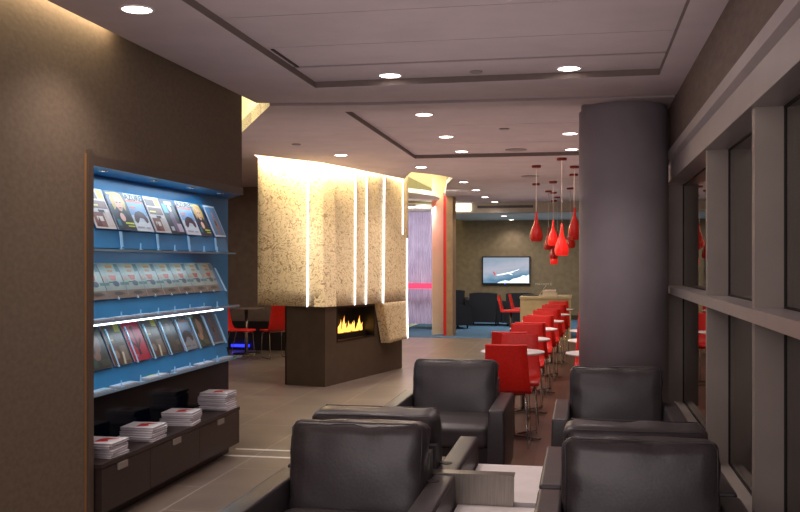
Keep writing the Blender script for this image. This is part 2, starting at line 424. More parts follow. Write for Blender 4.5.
# thin frame round opening
bm = bmesh.new()
R = Matrix(((d.x, -nrm.x, 0, A[0]+3.3), (d.y, -nrm.y, 0, A[1]-12.3), (0, 0, 1, 0), (0, 0, 0, 1)))
box(bm, s0-.02, s1+.02, -.006, .01, z0-.02, z0, M=R); box(bm, s0-.02, s1+.02, -.006, .01, z1, z1+.02, M=R)
box(bm, s0-.02, s0, -.006, .01, z0, z1, M=R); box(bm, s1, s1+.02, -.006, .01, z0, z1, M=R)
obj('firebox_frame', bm, mat('firebox_metal', (40, 34, 30), .4, .5), root)
bm = bmesh.new()
box(bm, s0+.04, s1-.04, .10, .24, z0, z0+.07, M=R)
burner = obj('burner_tray', bm, mat('burner', (30, 22, 18), .5), root)
def flame_mat():
    m = bpy.data.materials.new('fire_flame'); m.use_nodes = True; nt = m.node_tree; b = nt.nodes['Principled BSDF']
    tc = nt.nodes.new('ShaderNodeTexCoord'); sp = nt.nodes.new('ShaderNodeSeparateXYZ'); nt.links.new(tc.outputs['Object'], sp.inputs[0])
    mr = nt.nodes.new('ShaderNodeMapRange'); mr.inputs[1].default_value = .60; mr.inputs[2].default_value = .86; nt.links.new(sp.outputs[2], mr.inputs[0])
    rp = nt.nodes.new('ShaderNodeValToRGB'); e = rp.color_ramp.elements
    e[0].position = 0; e[0].color = (1, .42, .06, 1); e[1].position = 1; e[1].color = (.9, .12, .01, 1)
    x = e.new(.45); x.color = (1, .5, .10, 1)
    nz = nt.nodes.new('ShaderNodeTexNoise'); nz.inputs['Scale'].default_value = 9; nt.links.new(tc.outputs['Object'], nz.inputs[0])
    ad = nt.nodes.new('ShaderNodeMath'); ad.operation = 'ADD'; nt.links.new(mr.outputs[0], ad.inputs[0])
    sb = nt.nodes.new('ShaderNodeMath'); sb.operation = 'MULTIPLY_ADD'; sb.inputs[1].default_value = .8; sb.inputs[2].default_value = -.4
    nt.links.new(nz.outputs[0], sb.inputs[0]); nt.links.new(sb.outputs[0], ad.inputs[1])
    nt.links.new(ad.outputs[0], rp.inputs[0]); nt.links.new(rp.outputs[0], b.inputs['Emission Color'])
    b.inputs['Emission Strength'].default_value = 2.6; b.inputs['Base Color'].default_value = (0, 0, 0, 1)
    return m
FL = flame_mat()
bm = bmesh.new(); r2 = random.Random(3)
N = 30
for k in range(N):
    s = s0+.02 + (s1-s0-.10)*k/(N-1)
    base = .605 + .02*math.sin(k)
    hh = (.07 + .06*r2.random()) + (.07 if k % 4 == 2 else 0)*(.6+r2.random()*.6)
    if k < 4: hh = .04 + .02*k
    w = .045; wd = .12 + .05*r2.random(); ln = .03*(r2.random()-.3)+.02
    pts = []
    for j in range(7):
        t = j/6; rr = w*(math.sin(PI*min(1, .25+t*.8)))*(1-t*.75)
        pts.append((s + ln*t*1.5 + .012*math.sin(t*5+k), rr, base+hh*t))
    rings = []
    for (ss, rr, zz) in pts:
        rings.append([bm.verts.new(F(ss+rr*math.cos(2*PI*q/8), wd+.4*rr*math.sin(2*PI*q/8), zz)) for q in range(8)])
    for i in range(6):
        for q in range(8):
            f = bm.faces.new([rings[i][q], rings[i][(q+1) % 8], rings[i+1][(q+1) % 8], rings[i+1][q]]); f.smooth = True
fl = obj('flames', bm, FL, root); fl['kind'] = 'stuff'
# hood
def I(p, q, t): return tuple(p[i]+(q[i]-p[i])*t for i in range(3))
Ab, Bb, Cb, Db, Eb = (-3.98, 11.32, .975), (-3.05, 11.04, .97), (-2.611, 12.43, .965), (-2.553, 12.59, .418), (-2.39, 13.09, .45)
zt = 2.96
At, Ft, Ct, Rt = (-3.97, 11.305, zt), (-3.452, 12.473, zt), (-2.938, 14.098, zt), (-2.767, 15.15, zt)
E2 = (-2.426, 13.28, .97)
back_v = Vector((-.974, .225, 0))*.13
def patch(bm, a, b, c, e, n=10, back_v=back_v):          # ruled panel: a-b bottom, e-c top
    g = []; h = []
    for i in range(n+1):
        row = []; row2 = []
        for j in range(n+1):
            p = I(I(a, b, i/n), I(e, c, i/n), j/n); v = Vector(L(p))
            row.append(bm.verts.new(v)); row2.append(bm.verts.new(v+back_v))
        g.append(row); h.append(row2)
    for i in range(n):
        for j in range(n):
            f = bm.faces.new([g[i][j], g[i+1][j], g[i+1][j+1], g[i][j+1]]); f.smooth = True
            bm.faces.new([h[i][j], h[i][j+1], h[i+1][j+1], h[i+1][j]])
    for k in range(n):
        bm.faces.new([g[k][0], h[k][0], h[k+1][0], g[k+1][0]]); bm.faces.new([g[k][n], g[k+1][n], h[k+1][n], h[k][n]])
        bm.faces.new([g[0][k], g[0][k+1], h[0][k+1], h[0][k]]); bm.faces.new([g[n][k], h[n][k], h[n][k+1], g[n][k+1]])
bm = bmesh.new()
patch(bm, Ab, Bb, Ft, At, back_v=Vector((.10, .22, 0))); patch(bm, Bb, Cb, Ct, Ft); patch(bm, Cb, E2, Rt, Ct); patch(bm, Db, Eb, E2, Cb)
quad(bm, [L(Ab), L(Bb), L(Cb), tuple(Vector(L(Cb))+Vector((-1.1, .3, 0))), L((-4.15, 12.3, .975))])
obj('hood', bm, HOOD, root)
fn = Vector((.96, -.27, 0))
def light_line(p, q, w=.014):
    p, q = Vector(L(p)), Vector(L(q)); bm = bmesh.new(); t = Vector((.27, .96, 0))*w; o_ = Vector((.5, -.8, .3))*.02
    a = [p-t/2+o_, p+t/2+o_, p+t/2-o_, p-t/2-o_]; b = [q-t/2+o_, q+t/2+o_, q+t/2-o_, q-t/2-o_]
    va = [bm.verts.new(x) for x in a]; vb = [bm.verts.new(x) for x in b]
    bm.faces.new(va); bm.faces.new(vb[::-1])
    for i in range(4): bm.faces.new([va[i], va[(i+1) % 4], vb[(i+1) % 4], vb[i]])
    return obj('light_line', bm, LEDH, root)
def ruled(a, b, c, e, u, v0=0, v1=1):
    p, q = I(a, b, u), I(e, c, u); light_line(I(p, q, v0), I(p, q, v1), .020)
ruled(Ab, Bb, Ft, At, .76); ruled(Bb, Cb, Ct, Ft, .50); ruled(Bb, Cb, Ct, Ft, .69); ruled(Cb, E2, Rt, Ct, .0)
ruled(Cb, E2, Rt, Ct, .76, .48, 1); ruled(Cb, E2, Rt, Ct, .95, .0, .45); light_line(I(Db, Eb, .97), I(Cb, E2, .95), .02)

# ------------------------------------------------------------------ magazine rack
rk = empty('magazine_rack', (-2.85, 6.2, 0), 0, 'built-in blue lit magazine rack with glass shelves in the brown wall', 'rack')
def LR(x, y, z=0): return (x+2.85, y-6.2, z)
def rbox(name, m, x0, x1, y0, y1, z0, z1, label=None, parent=None):
    bm = bmesh.new(); box(bm, x0+2.85, x1+2.85, y0-6.2, y1-6.2, z0, z1)
    o = obj(name, bm, m, parent or rk)
    if label: o['label'] = label
    return o
rbox('back_panel', BLUEP, -3.02, -2.98, 4.9, 7.72, .78, 2.05, 'blue glossy back panel')
rbox('lower_panel', NAVY, -3.02, -2.975, 4.9, 7.72, 0, .78, 'near-black glossy lower panel')
bm = bmesh.new(); prism(bm, [LR(-2.70, 4.90)[:2], LR(-2.70, 7.30)[:2], LR(-2.99, 7.73)[:2], LR(-2.99, 4.90)[:2]], 2.05, 2.104)
obj('top_panel', bm, BLUEP, rk)
bm = bmesh.new(); box(bm, .151, .160, 4.86-6.2, 7.302-6.2, 2.048, 2.105); box(bm, .0, .15, 4.865-6.2, 4.90-6.2, 0, 2.10); box(bm, .15, .166, 4.845-6.2, 4.90-6.2, 0, 2.13)
obj('frame', bm, FRAMEB, rk)
rbox('copper_edge', COPPER, -2.70, -2.694, 4.828, 4.840, 0, 2.108)
shelves = []
for i, (z, ye) in enumerate(((1.575, 7.22), (1.155, 7.30), (.74, 7.36))):
    bm = bmesh.new(); box(bm, -2.975+2.85, -2.72+2.85, 4.905-6.2, ye-6.2, z-.006, z+.008)
    s = obj('shelf', bm, mat('shelf_glass', (120, 150, 172), .15, spec=.8, scale=3), rk); shelves.append(s)
    bm = bmesh.new()
    for k in range(7):
        y = 5.22+.257*k+.12; box(bm, -2.748+2.85, -2.742+2.85, y-6.2, y-6.2+.008, z+.008, z+.05)
        box(bm, -2.748+2.85, -2.735+2.85, y-6.2-.012, y-6.2+.02, z+.008, z+.012)
    obj('stop_pin', bm, ACRYL, s)['kind'] = 'stuff'
    if i < 2 or True:
        bm = bmesh.new(); box(bm, -2.735+2.85, -2.722+2.85, 4.91-6.2, (ye-.35)-6.2, z-.016, z-.006)
        if i == 1: obj('led_strip', bm, LEDW, rk)
        else: bm.free()
# sloping ledges which carry magazines
ledges = [(1.70, 1.96), (1.275, 1.50), (.86, 1.13)]
for i, (zb, ztp) in enumerate(ledges):
    bm = bmesh.new()
    x0b, x1b = -2.80+2.85, -2.955+2.85
    prism(bm, [(x0b, zb-.11), (x0b+.006, zb-.11), (x0b+.006-.03, zb), (x1b+.006, ztp), (x1b, ztp), (x0b-.03, zb)], 4.91-6.2, 7.25-6.2, M=M)
    obj('leaning_board', bm, BLUEP, rk)
for i, (zb, ztp) in enumerate(ledges[:3]):
    for k in range(8):
        if i == 0 and k % 2: continue
        y = 5.185+.257*(k+1)-.012
        if i == 0: y -= .0
        bm = bmesh.new()
        if i == 0: prism(bm, [(.055, zb-.10), (.060, zb-.10), (.050, zb-.005), (.045, zb-.005)], y-6.2, y-6.2+.03, M=M)
        else: prism(bm, [(.036, zb), (.046, zb), (-.05, ztp-.04), (-.06, ztp-.04)], y-6.2, y-6.2+.014, M=M)
        obj('divider', bm, ACRYL, rk)
# covers -------------------------------------------------------------
# each cover: list of (u0,v0,u1,v1,color) rectangles / ('e',cx,cy,rx,ry,color) ellipses / ('p',[(u,v)..],color)
AZ = [('r', 0, 0, 1, 1, (226, 226, 232)), ('r', .03, .26, .97, .80, (112, 156, 204)), ('r', .03, .26, .97, .42, (206, 212, 224)), ('r', .03, .77, .97, .82, (224, 92, 52)),
      ('r', .12, .62, .42, .66, (224, 110, 70)), ('r', .12, .55, .36, .58, (224, 110, 70)), ('p', [(.12, .26), (.16, .40), (.30, .50), (.52, .55), (.78, .50), (.90, .36), (.88, .26), (.76, .22), (.66, .34), (.46, .36), (.30, .24), (.2, .2)], (70, 36, 48)),
      ('r', .1, .08, .5, .12, (160, 160, 176)), ('r', .6, .08, .85, .11, (160, 160, 176))]
KIT = [('r', 0, 0, 1, 1, (224, 214, 212)), ('r', .04, .74, .62, .92, (96, 66, 56)), ('r', .68, .76, .95, .98, (206, 222, 30)), ('r', .06, .50, .94, .70, (128, 92, 82)), ('r', .10, .56, .5, .60, (236, 226, 120)),
       ('r', .06, .04, .6, .40, (132, 74, 60)), ('r', .64, .06, .94, .42, (206, 190, 186)), ('r', .2, .18, .5, .3, (226, 216, 208)), ('r', .4, .40, .7, .47, (60, 44, 60)), ('p', [(.1, .06), (.3, .3), (.34, .05)], (90, 36, 34))]
FACE = [('r', 0, 0, 1, 1, (40, 52, 72)), ('r', .02, .66, .3, .95, (88, 104, 150)), ('p', [(.2, .5), (.14, .8), (.3, .97), (.55, .99), (.8, .95), (.9, .75), (.8, .5), (.68, .62), (.36, .6)], (206, 168, 84)), ('p', [(.3, .9), (.36, .8), (.34, .62), (.44, .5), (.56, .48), (.68, .6), (.72, .78), (.6, .86), (.5, .84)], (232, 180, 150)), ('p', [(.26, .30), (.36, .5), (.5, .46), (.7, .52), (.95, .3), (.98, .06), (.3, .04)], (28, 22, 24)),
        ('e', .47, .33, .13, .11, (240, 186, 170)), ('r', .50, .16, .96, .20, (222, 226, 60)), ('r', .58, .09, .94, .12, (222, 226, 60)), ('r', .06, .90, .26, .95, (226, 220, 70)), ('r', .08, .1, .25, .26, (40, 130, 150)), ('r', .39, .70, .49, .725, (60, 40, 40)), ('r', .56, .70, .66, .725, (60, 40, 40)), ('r', .47, .56, .60, .585, (190, 50, 56)),
        ('p', [(.52, .66), (.49, .64), (.55, .64)], (216, 160, 136))]
FASH = [('r', 0, 0, 1, 1, (18, 24, 34)), ('r', .08, .60, .40, .86, (70, 170, 226)), ('r', .3, .84, .8, .94, (226, 226, 232)), ('p', [(.4, .04), (.36, .5), (.5, .72), (.66, .6), (.72, .3), (.66, .04)], (110, 84, 110)), ('e', .55, .74, .12, .10, (226, 190, 170)), ('r', .62, .06, .95, .3, (196, 176, 190)), ('r', .1, .08, .32, .2, (200, 200, 206))]
FIG = [('r', 0, 0, 1, 1, (214, 226, 236)), ('r', .05, .05, .95, .95, (76, 128, 168)), ('p', [(.42, .06), (.38, .4), (.46, .66), (.56, .66), (.62, .4), (.56, .06)], (168, 104, 76)), ('e', .5, .72, .07, .08, (196, 140, 110)), ('p', [(.4, .36), (.44, .52), (.58, .5), (.6, .34)], (60, 50, 60)), ('r', .58, .3, .66, .5, (206, 120, 70))]
FACE_D = [('r', 0, 0, 1, 1, (36, 42, 34)), ('e', .55, .62, .24, .26, (118, 84, 66)), ('e', .42, .32, .18, .13, (126, 88, 70)), ('p', [(.3, .3), (.36, .84), (.55, .95), (.8, .8), (.74, .72), (.55, .86), (.44, .74), (.42, .4)], (30, 24, 22)), ('r', .05, .86, .4, .93, (110, 118, 70)), ('r', .06, .05, .3, .2, (30, 76, 60)), ('r', .5, .06, .94, .2, (60, 66, 52))]
COLL_D = [('r', 0, 0, 1, 1, (84, 66, 48)), ('r', .05, .78, .6, .93, (58, 46, 40)), ('r', .66, .78, .95, .96, (160, 160, 40)), ('r', .06, .52, .46, .72, (116, 92, 70)), ('r', .5, .52, .94, .72, (98, 84, 76)), ('r', .06, .06, .5, .46, (92, 58, 48)), ('r', .55, .08, .92, .44, (120, 104, 90)), ('r', .12, .58, .4, .62, (170, 160, 80)), ('e', .3, .25, .12, .1, (140, 120, 100)), ('p', [(.5, 0), (.6, .3), (.7, .28), (.6, 0)], (206, 196, 170))]
CRIM = [('r', 0, 0, 1, 1, (178, 24, 54)), ('r', .14, .84, .66, .9, (204, 70, 90)), ('p', [(.42, .14), (.47, .5), (.44, .8), (.54, .8), (.55, .5), (.56, .14)], (50, 20, 28)), ('p', [(.2, .46), (.48, .28), (.5, .34), (.24, .54)], (60, 20, 28)), ('p', [(.82, .5), (.54, .3), (.54, .37), (.78, .58)], (60, 20, 28)), ('e', .48, .82, .1, .05, (70, 30, 34)), ('r', .12, .1, .32, .17, (214, 110, 110))]
DARK_D = [('r', 0, 0, 1, 1, (44, 48, 46)), ('r', .1, .84, .8, .93, (84, 84, 74)), ('p', [(.35, .05), (.3, .45), (.45, .75), (.62, .75), (.74, .4), (.7, .05)], (74, 66, 60)), ('e', .53, .72, .12, .11, (110, 84, 70)), ('r', .08, .1, .28, .3, (56, 84, 74)), ('r', .72, .2, .94, .34, (96, 90, 70))]
BROC = [('r', 0, 0, 1, 1, (176, 196, 192)), ('r', 0, 0, 1, .22, (150, 128, 112)), ('r', 0, .36, .22, .44, (70, 136, 136)), ('r', .78, .36, 1, .44, (70, 136, 136)), ('r', .80, .74, 1, .96, (70, 126, 134)), ('r', 0, .5, .2, .62, (206, 170, 150)),
        ('r', .22, .22, .78, .98, (188, 200, 190)), ('r', .34, .84, .68, .92, (216, 140, 40)), ('r', .30, .90, .72, .925, (226, 190, 90)), ('r', .36, .72, .62, .79, (206, 130, 40)), ('p', [(.30, .64), (.70, .64), (.62, .50), (.40, .50)], (206, 60, 34)), ('r', .22, .43, .5, .46, (30, 50, 70)), ('e', .56, .40, .16, .08, (40, 84, 120)), ('e', .5, .13, .24, .05, (80, 66, 60)), ('r', .3, .10, .8, .13, (80, 66, 60))]
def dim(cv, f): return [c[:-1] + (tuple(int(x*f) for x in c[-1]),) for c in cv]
def magazine(name, cover, w, h, th=.006, title=None, tcol=(24, 24, 28), curl=0):
    """local: x=0 plane is the back, cover faces +x, width along y (0..w), height along z"""
    bm = bmesh.new(); box(bm, 0, th, -w/2, w/2, 0, h)
    r = empty(name, (0, 0, 0))
    obj('pages', bm, PAPER, r)
    cols = []; bm = bmesh.new()
    for i, sh in enumerate(cover):
        c = sh[-1]
        if c not in cols: cols.append(c)
        x = th + .0006 + i*.00025
        if sh[0] == 'r': pts = [(sh[1], sh[2]), (sh[3], sh[2]), (sh[3], sh[4]), (sh[1], sh[4])]
        elif sh[0] == 'e': pts = [(sh[1]+sh[3]*math.cos(2*PI*k/20), sh[2]+sh[4]*math.sin(2*PI*k/20)) for k in range(20)]
        else: pts = sh[1]
        f = bm.faces.new([bm.verts.new((x, (u-.5)*w, v*h)) for u, v in pts]); f.material_index = cols.index(c)
        if f.normal.x < 0: f.normal_flip()
    me = bpy.data.meshes.new('cover'); 
    bm.normal_update(); bm.to_mesh(me); bm.free()
    for c in cols: me.materials.append(flat(c))
    o = bpy.data.objects.new('cover', me); col.objects.link(o); o.parent = r
    if title:
        cu = bpy.data.curves.new('masthead', 'FONT'); cu.body = title; cu.size = h*.21; cu.align_x = 'CENTER'; cu.extrude = .0003; cu.offset = .0004
        to = bpy.data.objects.new('masthead', cu); col.objects.link(to)
        bpy.context.view_layer.update()
        me = bpy.data.meshes.new_from_object(to); bpy.data.objects.remove(to)
        me.materials.clear(); me.materials.append(flat(tcol))
        to = bpy.data.objects.new('masthead', me); col.objects.link(to); to.parent = r
        to.rotation_euler = (PI/2, 0, PI/2); to.location = (th+.004, 0, h*.83)
        to.scale = (w*.97/max(.01, (max(v.co.x for v in me.vertices)-min(v.co.x for v in me.vertices))), 1, 1)
    return r
row1 = [('home interiors', KIT, 'brown magazine with yellow corner tag', None), ('portrait', FACE, 'blonde-face magazine with yellow text', None),
        ('az', AZ, 'white and blue AZURE magazine', 'AZURE'), ('k', KIT, 'brown magazine with yellow corner tag', None), ('f', FASH, 'black fashion magazine with a blue patch', None),
        ('az', AZ, 'white and blue AZURE magazine', 'AZURE'), ('p', FACE, 'blonde-face magazine with yellow text', None), ('g', FIG, 'blue magazine with a standing figure in a clear holder', None)]
suf1 = [', first at the left end of the top shelf', ', second from the left on the top shelf', ', beside the left blonde cover on the top shelf', ', between left AZURE and black cover', ', in the middle right of the top shelf',
        ', right of the black fashion cover on the top shelf', ', right of the right-hand AZURE on the top shelf', ', right end of the top shelf']
tilt = math.atan2(.125, .24)
def stand(o, y, zb, xb=-2.815, lean=None, twist=0):
    o.location = (xb, y, zb); o.rotation_euler = (0, -(lean if lean is not None else .42), 0)
    o.rotation_mode = 'XYZ'
for k, (_, cv, lb, ti) in enumerate(row1):
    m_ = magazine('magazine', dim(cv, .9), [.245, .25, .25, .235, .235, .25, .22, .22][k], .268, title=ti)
    tag(m_, lb+suf1[k], 'magazine', 'magazines on the top shelf')
    stand(m_, 5.29+.26*k, 1.705, xb=-2.815+.008*(k%2))
row3 = [(FACE_D, 'dark magazine with a shadowy face, left end of the third row', None), (COLL_D, 'brown collage magazine left of the crimson one, third row', None), (CRIM, 'crimson red magazine with a dark tree figure, third row', None),
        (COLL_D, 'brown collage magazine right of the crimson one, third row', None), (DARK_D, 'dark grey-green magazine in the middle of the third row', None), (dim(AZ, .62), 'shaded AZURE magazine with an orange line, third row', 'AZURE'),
        (dim(FACE_D, 1.25), 'dark green portrait magazine right of the AZURE, third row', None), (dim(FIG, .7), 'shaded blue figure magazine in a clear holder, right end of third row', None)]  # AZURE and figure covers repeat the top row with shelf shade in the colours
for k, (cv, lb, ti) in enumerate(row3):
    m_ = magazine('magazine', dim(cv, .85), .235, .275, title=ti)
    tag(m_, lb, 'magazine', 'magazines on the third row')
    stand(m_, 5.25+.262*k, .865)
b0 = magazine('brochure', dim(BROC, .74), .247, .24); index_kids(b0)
ords = ['leftmost', 'second', 'third', 'fourth', 'fifth', 'sixth', 'seventh', 'rightmost']
for k in range(8):
    b_ = b0 if k == 0 else copy_tree(b0)
    tag(b_, 'pale teal brochure with stacked orange and red pots, %s of the row of eight' % ords[k], 'brochure', 'identical brochures on the second row')
    stand(b_, 5.20+.257*k, 1.28)
# flat magazines on the lower glass shelves
for i, (y, z, w, c, lb) in enumerate([
    (5.10, .749, .24, (170, 205, 225), 'pale blue magazine lying flat at the left end of the lowest shelf'), (5.42, .749, .26, (190, 214, 232), 'white magazine lying flat second on the lowest shelf'),
    (5.85, .749, .30, (205, 214, 226), 'white magazine with a yellow mark lying on the lowest shelf'), (6.30, .749, .28, (170, 196, 222), 'bluish magazine lying flat mid right on the lowest shelf'),
    (6.68, .749, .26, (226, 232, 240), 'bright white magazine lying on the right half of the lowest shelf'), (7.05, .749, .28, (160, 190, 220), 'blue magazine lying flat at the right end of the lowest shelf'),
    (5.12, 1.164, .22, (190, 220, 240), 'pale brochure lying flat at the left end of the middle shelf'), (5.40, 1.164, .22, (200, 226, 244), 'pale brochure lying flat second on the middle shelf'),
    (5.68, 1.164, .22, (200, 226, 244), 'pale brochure lying flat third on the middle shelf'), (5.96, 1.164, .22, (180, 214, 238), 'pale brochure lying flat fourth on the middle shelf'),
    (6.28, 1.164, .24, (190, 220, 240), 'pale brochure lying flat fifth on the middle shelf'), (6.62, 1.164, .24, (180, 210, 236), 'pale brochure lying flat at the right of the middle shelf')]):
    bm = bmesh.new(); box(bm, -.09, .085, -w/2, w/2, 0, .008, 0); box(bm, -.088, .083, -w/2+.002, w/2-.002, .008, .010, 1)
    if i == 2: box(bm, -.02, .04, -.06, .05, .010, .0115, 2)
    o = obj('magazine' if i < 6 else 'brochure', bm, [PAPER, flat(c), flat((206, 214, 60))]); o.location = (-2.82, y, z); o.rotation_euler = (0, 0, rnd.uniform(-.06, .06))
    tag(o, lb, 'magazine' if i < 6 else 'brochure', 'publications lying flat on the glass shelves')

# bench of drawers
bn = empty('drawer_bench', (-2.82, 6.0, 0), 0, 'low dark wood drawer bench under the magazine rack', 'cabinet')
def bbox(name, m, x0, x1, y0, y1, z0, z1, parent=None, bev=0):
    bm = bmesh.new(); box(bm, x0+2.82, x1+2.82, y0-6, y1-6, z0, z1)
    if bev: bevel(bm, bev, 1)
    return obj(name, bm, m, parent or bn)
bbox('carcass', WENGE, -2.97, -2.665, 4.92, 7.10, .08, .345)
bbox('worktop', WENGE, -2.97, -2.645, 4.91, 7.11, .345, .37, bev=.002)
bbox('plinth', mat('bench_plinth', (58, 50, 46), .5), -2.97, -2.75, 4.92, 7.14, 0, .08)
for k, (a, b) in enumerate(((4.92, 5.53), (5.535, 6.31), (6.315, 7.10))):
    dr = bbox('drawer', WENGE, -2.665, -2.647, a, b, .09, .340, bev=.002)
    yc = (5.16, 5.92, 6.70)[k]
    h_ = bbox('handle', mat('drawer_tab', (150, 140, 134), .4, .4), -2.650, -2.636, yc-.055, yc+.055, .300, .338, parent=dr)

# stacks on the bench
stk = [(5.16, 6, (5.06,), 'first stack from the left'), (5.72, 6, (), 'second stack'), (6.30, 6, (), 'third stack'), (6.86, 9, (), 'rightmost tall stack')]
posw = ['bottom', 'second', 'third', 'fourth', 'fifth', 'sixth', 'seventh', 'eighth', 'top']
stname = ['at the left end of the bench', 'second from left on bench', 'third from left on bench', 'at the right end of the bench']
ys = [5.17, 5.70, 6.29, 6.97]
bm = bmesh.new(); box(bm, -.11, .11, -.105, .105, 0, .0120, 0); box(bm, -.112, .112, -.107, .107, .0120, .0135, 1); box(bm, -.112, .112, -.107, .107, -.0006, .0004, 1)
prism(bm, [(-.02, -.07), (.05, -.03), (.02, .02), (.07, .06), (.0, .07), (-.03, .03)], .0135, .0142, 2)
proto = obj('magazine', bm, [PAPER, flat((226, 220, 228)), flat((190, 40, 44))])
first = True
for s, y in enumerate(ys):
    n = 9 if s == 3 else 6
    for k in range(n):
        o = proto if first else proto.copy()
        if not first: col.objects.link(o)
        first = False
        o.location = (-2.775+rnd.uniform(-.008, .008), y+rnd.uniform(-.012, .012), .371+k*.0148); o.rotation_euler = (0, 0, rnd.uniform(-.06, .06)+(.08 if s == 2 else 0))
        which = 'top' if k == n-1 else posw[k]
        if which == 'top': lb = 'red-marked magazine on top of the stack %s' % stname[s]
        else: lb = 'white magazine, %s from below, stack %s' % (posw[k] if k else 'lowest', stname[s]) if k else 'white magazine, lowest, stack %s' % stname[s]
        tag(o, lb, 'magazine', 'magazine stack %s' % stname[s])

# small downlights in the rack's top
for k, y in enumerate((5.22, 5.90, 6.50, 7.08)):
    t = empty('downlight', (-2.80, y, 2.05), 0, 'tiny spotlight in the rack top, %s from the left' % ['first', 'second', 'third', 'fourth'][k], 'light', 'spotlights in the magazine rack')
    bm = bmesh.new(); lathe(bm, [(.030, 0), (.030, -.006), (.022, -.006), (.020, -.001)], 20, cap0=False, cap1=False); obj('trim_ring', bm, CHROME, t)
    bm = bmesh.new(); lathe(bm, [(.020, -.002), (.019, -.003)], 20); obj('lens', bm, mat('spot_lens', (255, 255, 255), .5, emit=5, ec=(235, 245, 255)), t)

# ------------------------------------------------------------------ armchairs
def cushion(w, dp, h, n=14, e=.22, bulge=.03, wr=.004, seed=0):
    """soft cushion centred at origin; w along x, dp along y, h along z"""
    bm = bmesh.new()
    bmesh.ops.create_cube(bm, size=2)
    bmesh.ops.subdivide_edges(bm, edges=bm.edges[:], cuts=n, use_grid_fill=True)
    for v in bm.verts:
        x, y, z = v.co
        def r(a, b, c, rad=.5):
            return a
        X, Y, Z = x*w/2, y*dp/2, z*h/2
        rad = min(w, dp, h)*e*1.2
        cx = max(-w/2+rad, min(w/2-rad, X)); cy = max(-dp/2+rad, min(dp/2-rad, Y)); cz = max(-h/2+rad, min(h/2-rad, Z))
        dv = Vector((X-cx, Y-cy, Z-cz))
        if dv.length > 1e-6: 
            m = max(abs(dv.x), abs(dv.y), abs(dv.z)); dv = dv.normalized()*m
        p = Vector((cx, cy, cz)) + dv
        dims = sorted([(dp, 1), (h, 2), (w, 0)])
        ax = dims[0][1]
        oth = [i for i in range(3) if i != ax]; nn = (x, y, z)
        b = bulge*(1-nn[oth[0]]**2)*(1-nn[oth[1]]**2)
        p[ax] += b*(1 if nn[ax] > 0 else -1)*abs(nn[ax])
        q = p*7+Vector((seed*3.1, seed, 0))
        edge = max(abs(nn[oth[0]]), abs(nn[oth[1]]))**4
        p += Vector((noise.noise(q*2.2), noise.noise(q*2+Vector((9, 0, 0))), noise.noise(q+Vector((0, 9, 0)))))*wr*(.12+1.5*edge)
        v.co = p
    for f in bm.faces: f.smooth = True
    return bm
def build_armchair():
    r = empty('armchair', (0, 0, 0))
    for s in (-1, 1):
        bm = bmesh.new(); x0, x1 = (s*.305, s*.405) if s > 0 else (-.405, -.305)
        vs = box(bm, x0, x1, -.45, .43, .07, .55)
        bmesh.ops.subdivide_edges(bm, edges=[e for e in bm.edges], cuts=3, use_grid_fill=True)
        for v in bm.verts:
            v.co.x += .006*s*math.sin(PI*(v.co.z-.07)/.48)*(1 if abs(v.co.x) > .36 else -1)*1
        bevel(bm, .014, 3, .9)
        obj('armrest', bm, LEATHER, r, smooth=True)
        bm = bmesh.new()
        xa, xb = x0+.004*s, x1
        tube(bm, [(s*.404, -.448, .535), (s*.404, .42, .535)], .0035, 6)
        obj('seam', bm, LEATHER, bpy.data.objects[r.children[-1].name] if False else r.children[-1] if r.children else r)
    bm = bmesh.new(); box(bm, -.305, .305, -.43, .42, .07, .30); bevel(bm, .012, 2)
    obj('seat_base', bm, LEATHERD, r, smooth=True)
    bm = cushion(.608, .62, .15, bulge=.016, e=.2, wr=.003, seed=2)
    bmesh.ops.translate(bm, verts=bm.verts, vec=(0, -.135, .365))
    obj('seat_cushion', bm, LEATHER, r)
    # back shell
    bm = bmesh.new(); prism(bm, [(.43, .07), (.425, .66), (.33, .66), (.26, .30), (.26, .07)], -.304, .304, M=Matrix(((0, 0, 1, 0), (1, 0, 0, 0), (0, 1, 0, 0), (0, 0, 0, 1))))
    bevel(bm, .015, 2); obj('back_shell', bm, LEATHER, r, smooth=True)
    bm = cushion(.600, .175, .46, bulge=.022, e=.20, wr=.009, seed=5)
    bmesh.ops.rotate(bm, verts=bm.verts, cent=(0, 0, 0), matrix=Matrix.Rotation(-.13, 3, 'X'))
    bmesh.ops.translate(bm, verts=bm.verts, vec=(0, .272, .572))
    bc = obj('back_cushion', bm, LEATHER, r)
    bm = bmesh.new()
    pts = [Vector((x, -.0, z)) for x, z in ((-.285, -.2), (-.290, .195), (-.27, .222), (.27, .222), (.290, .195), (.285, -.2))]
    for yy in (-.080, .080):
        P = [(Matrix.Rotation(-.13, 3, 'X') @ Vector((p.x, yy, p.z)))+Vector((0, .272, .572)) for p in pts]
        tube(bm, P, .0025, 6)
    obj('piping', bm, LEATHER, bc)
    for sx in (-1, 1):
        for sy in (-.4, .38):
            bm = bmesh.new(); lathe(bm, [(.022, 0), (.022, .072)], 14, c=(sx*.36, sy)); obj('foot', bm, DARKBASE, r)
    return r
proto = build_armchair(); index_kids(proto)
chairs = [(-.965, 3.815, 0, 'charcoal leather armchair at the front left, its back cushion toward the bench side'),
          (-.965, 4.745, PI, 'charcoal leather armchair turned away, back-to-back with the front left armchair'),
          (-.90, 6.57, 0, 'charcoal leather armchair nearest the red chairs, seat cushion visible'),
          (.225, 3.615, 0, 'charcoal leather armchair at the front right, beside the window sill'),
          (.225, 4.545, PI, 'charcoal leather armchair turned away, back-to-back with the front right armchair'),
          (.225, 6.30, 0, 'charcoal leather armchair in front of the round column')]
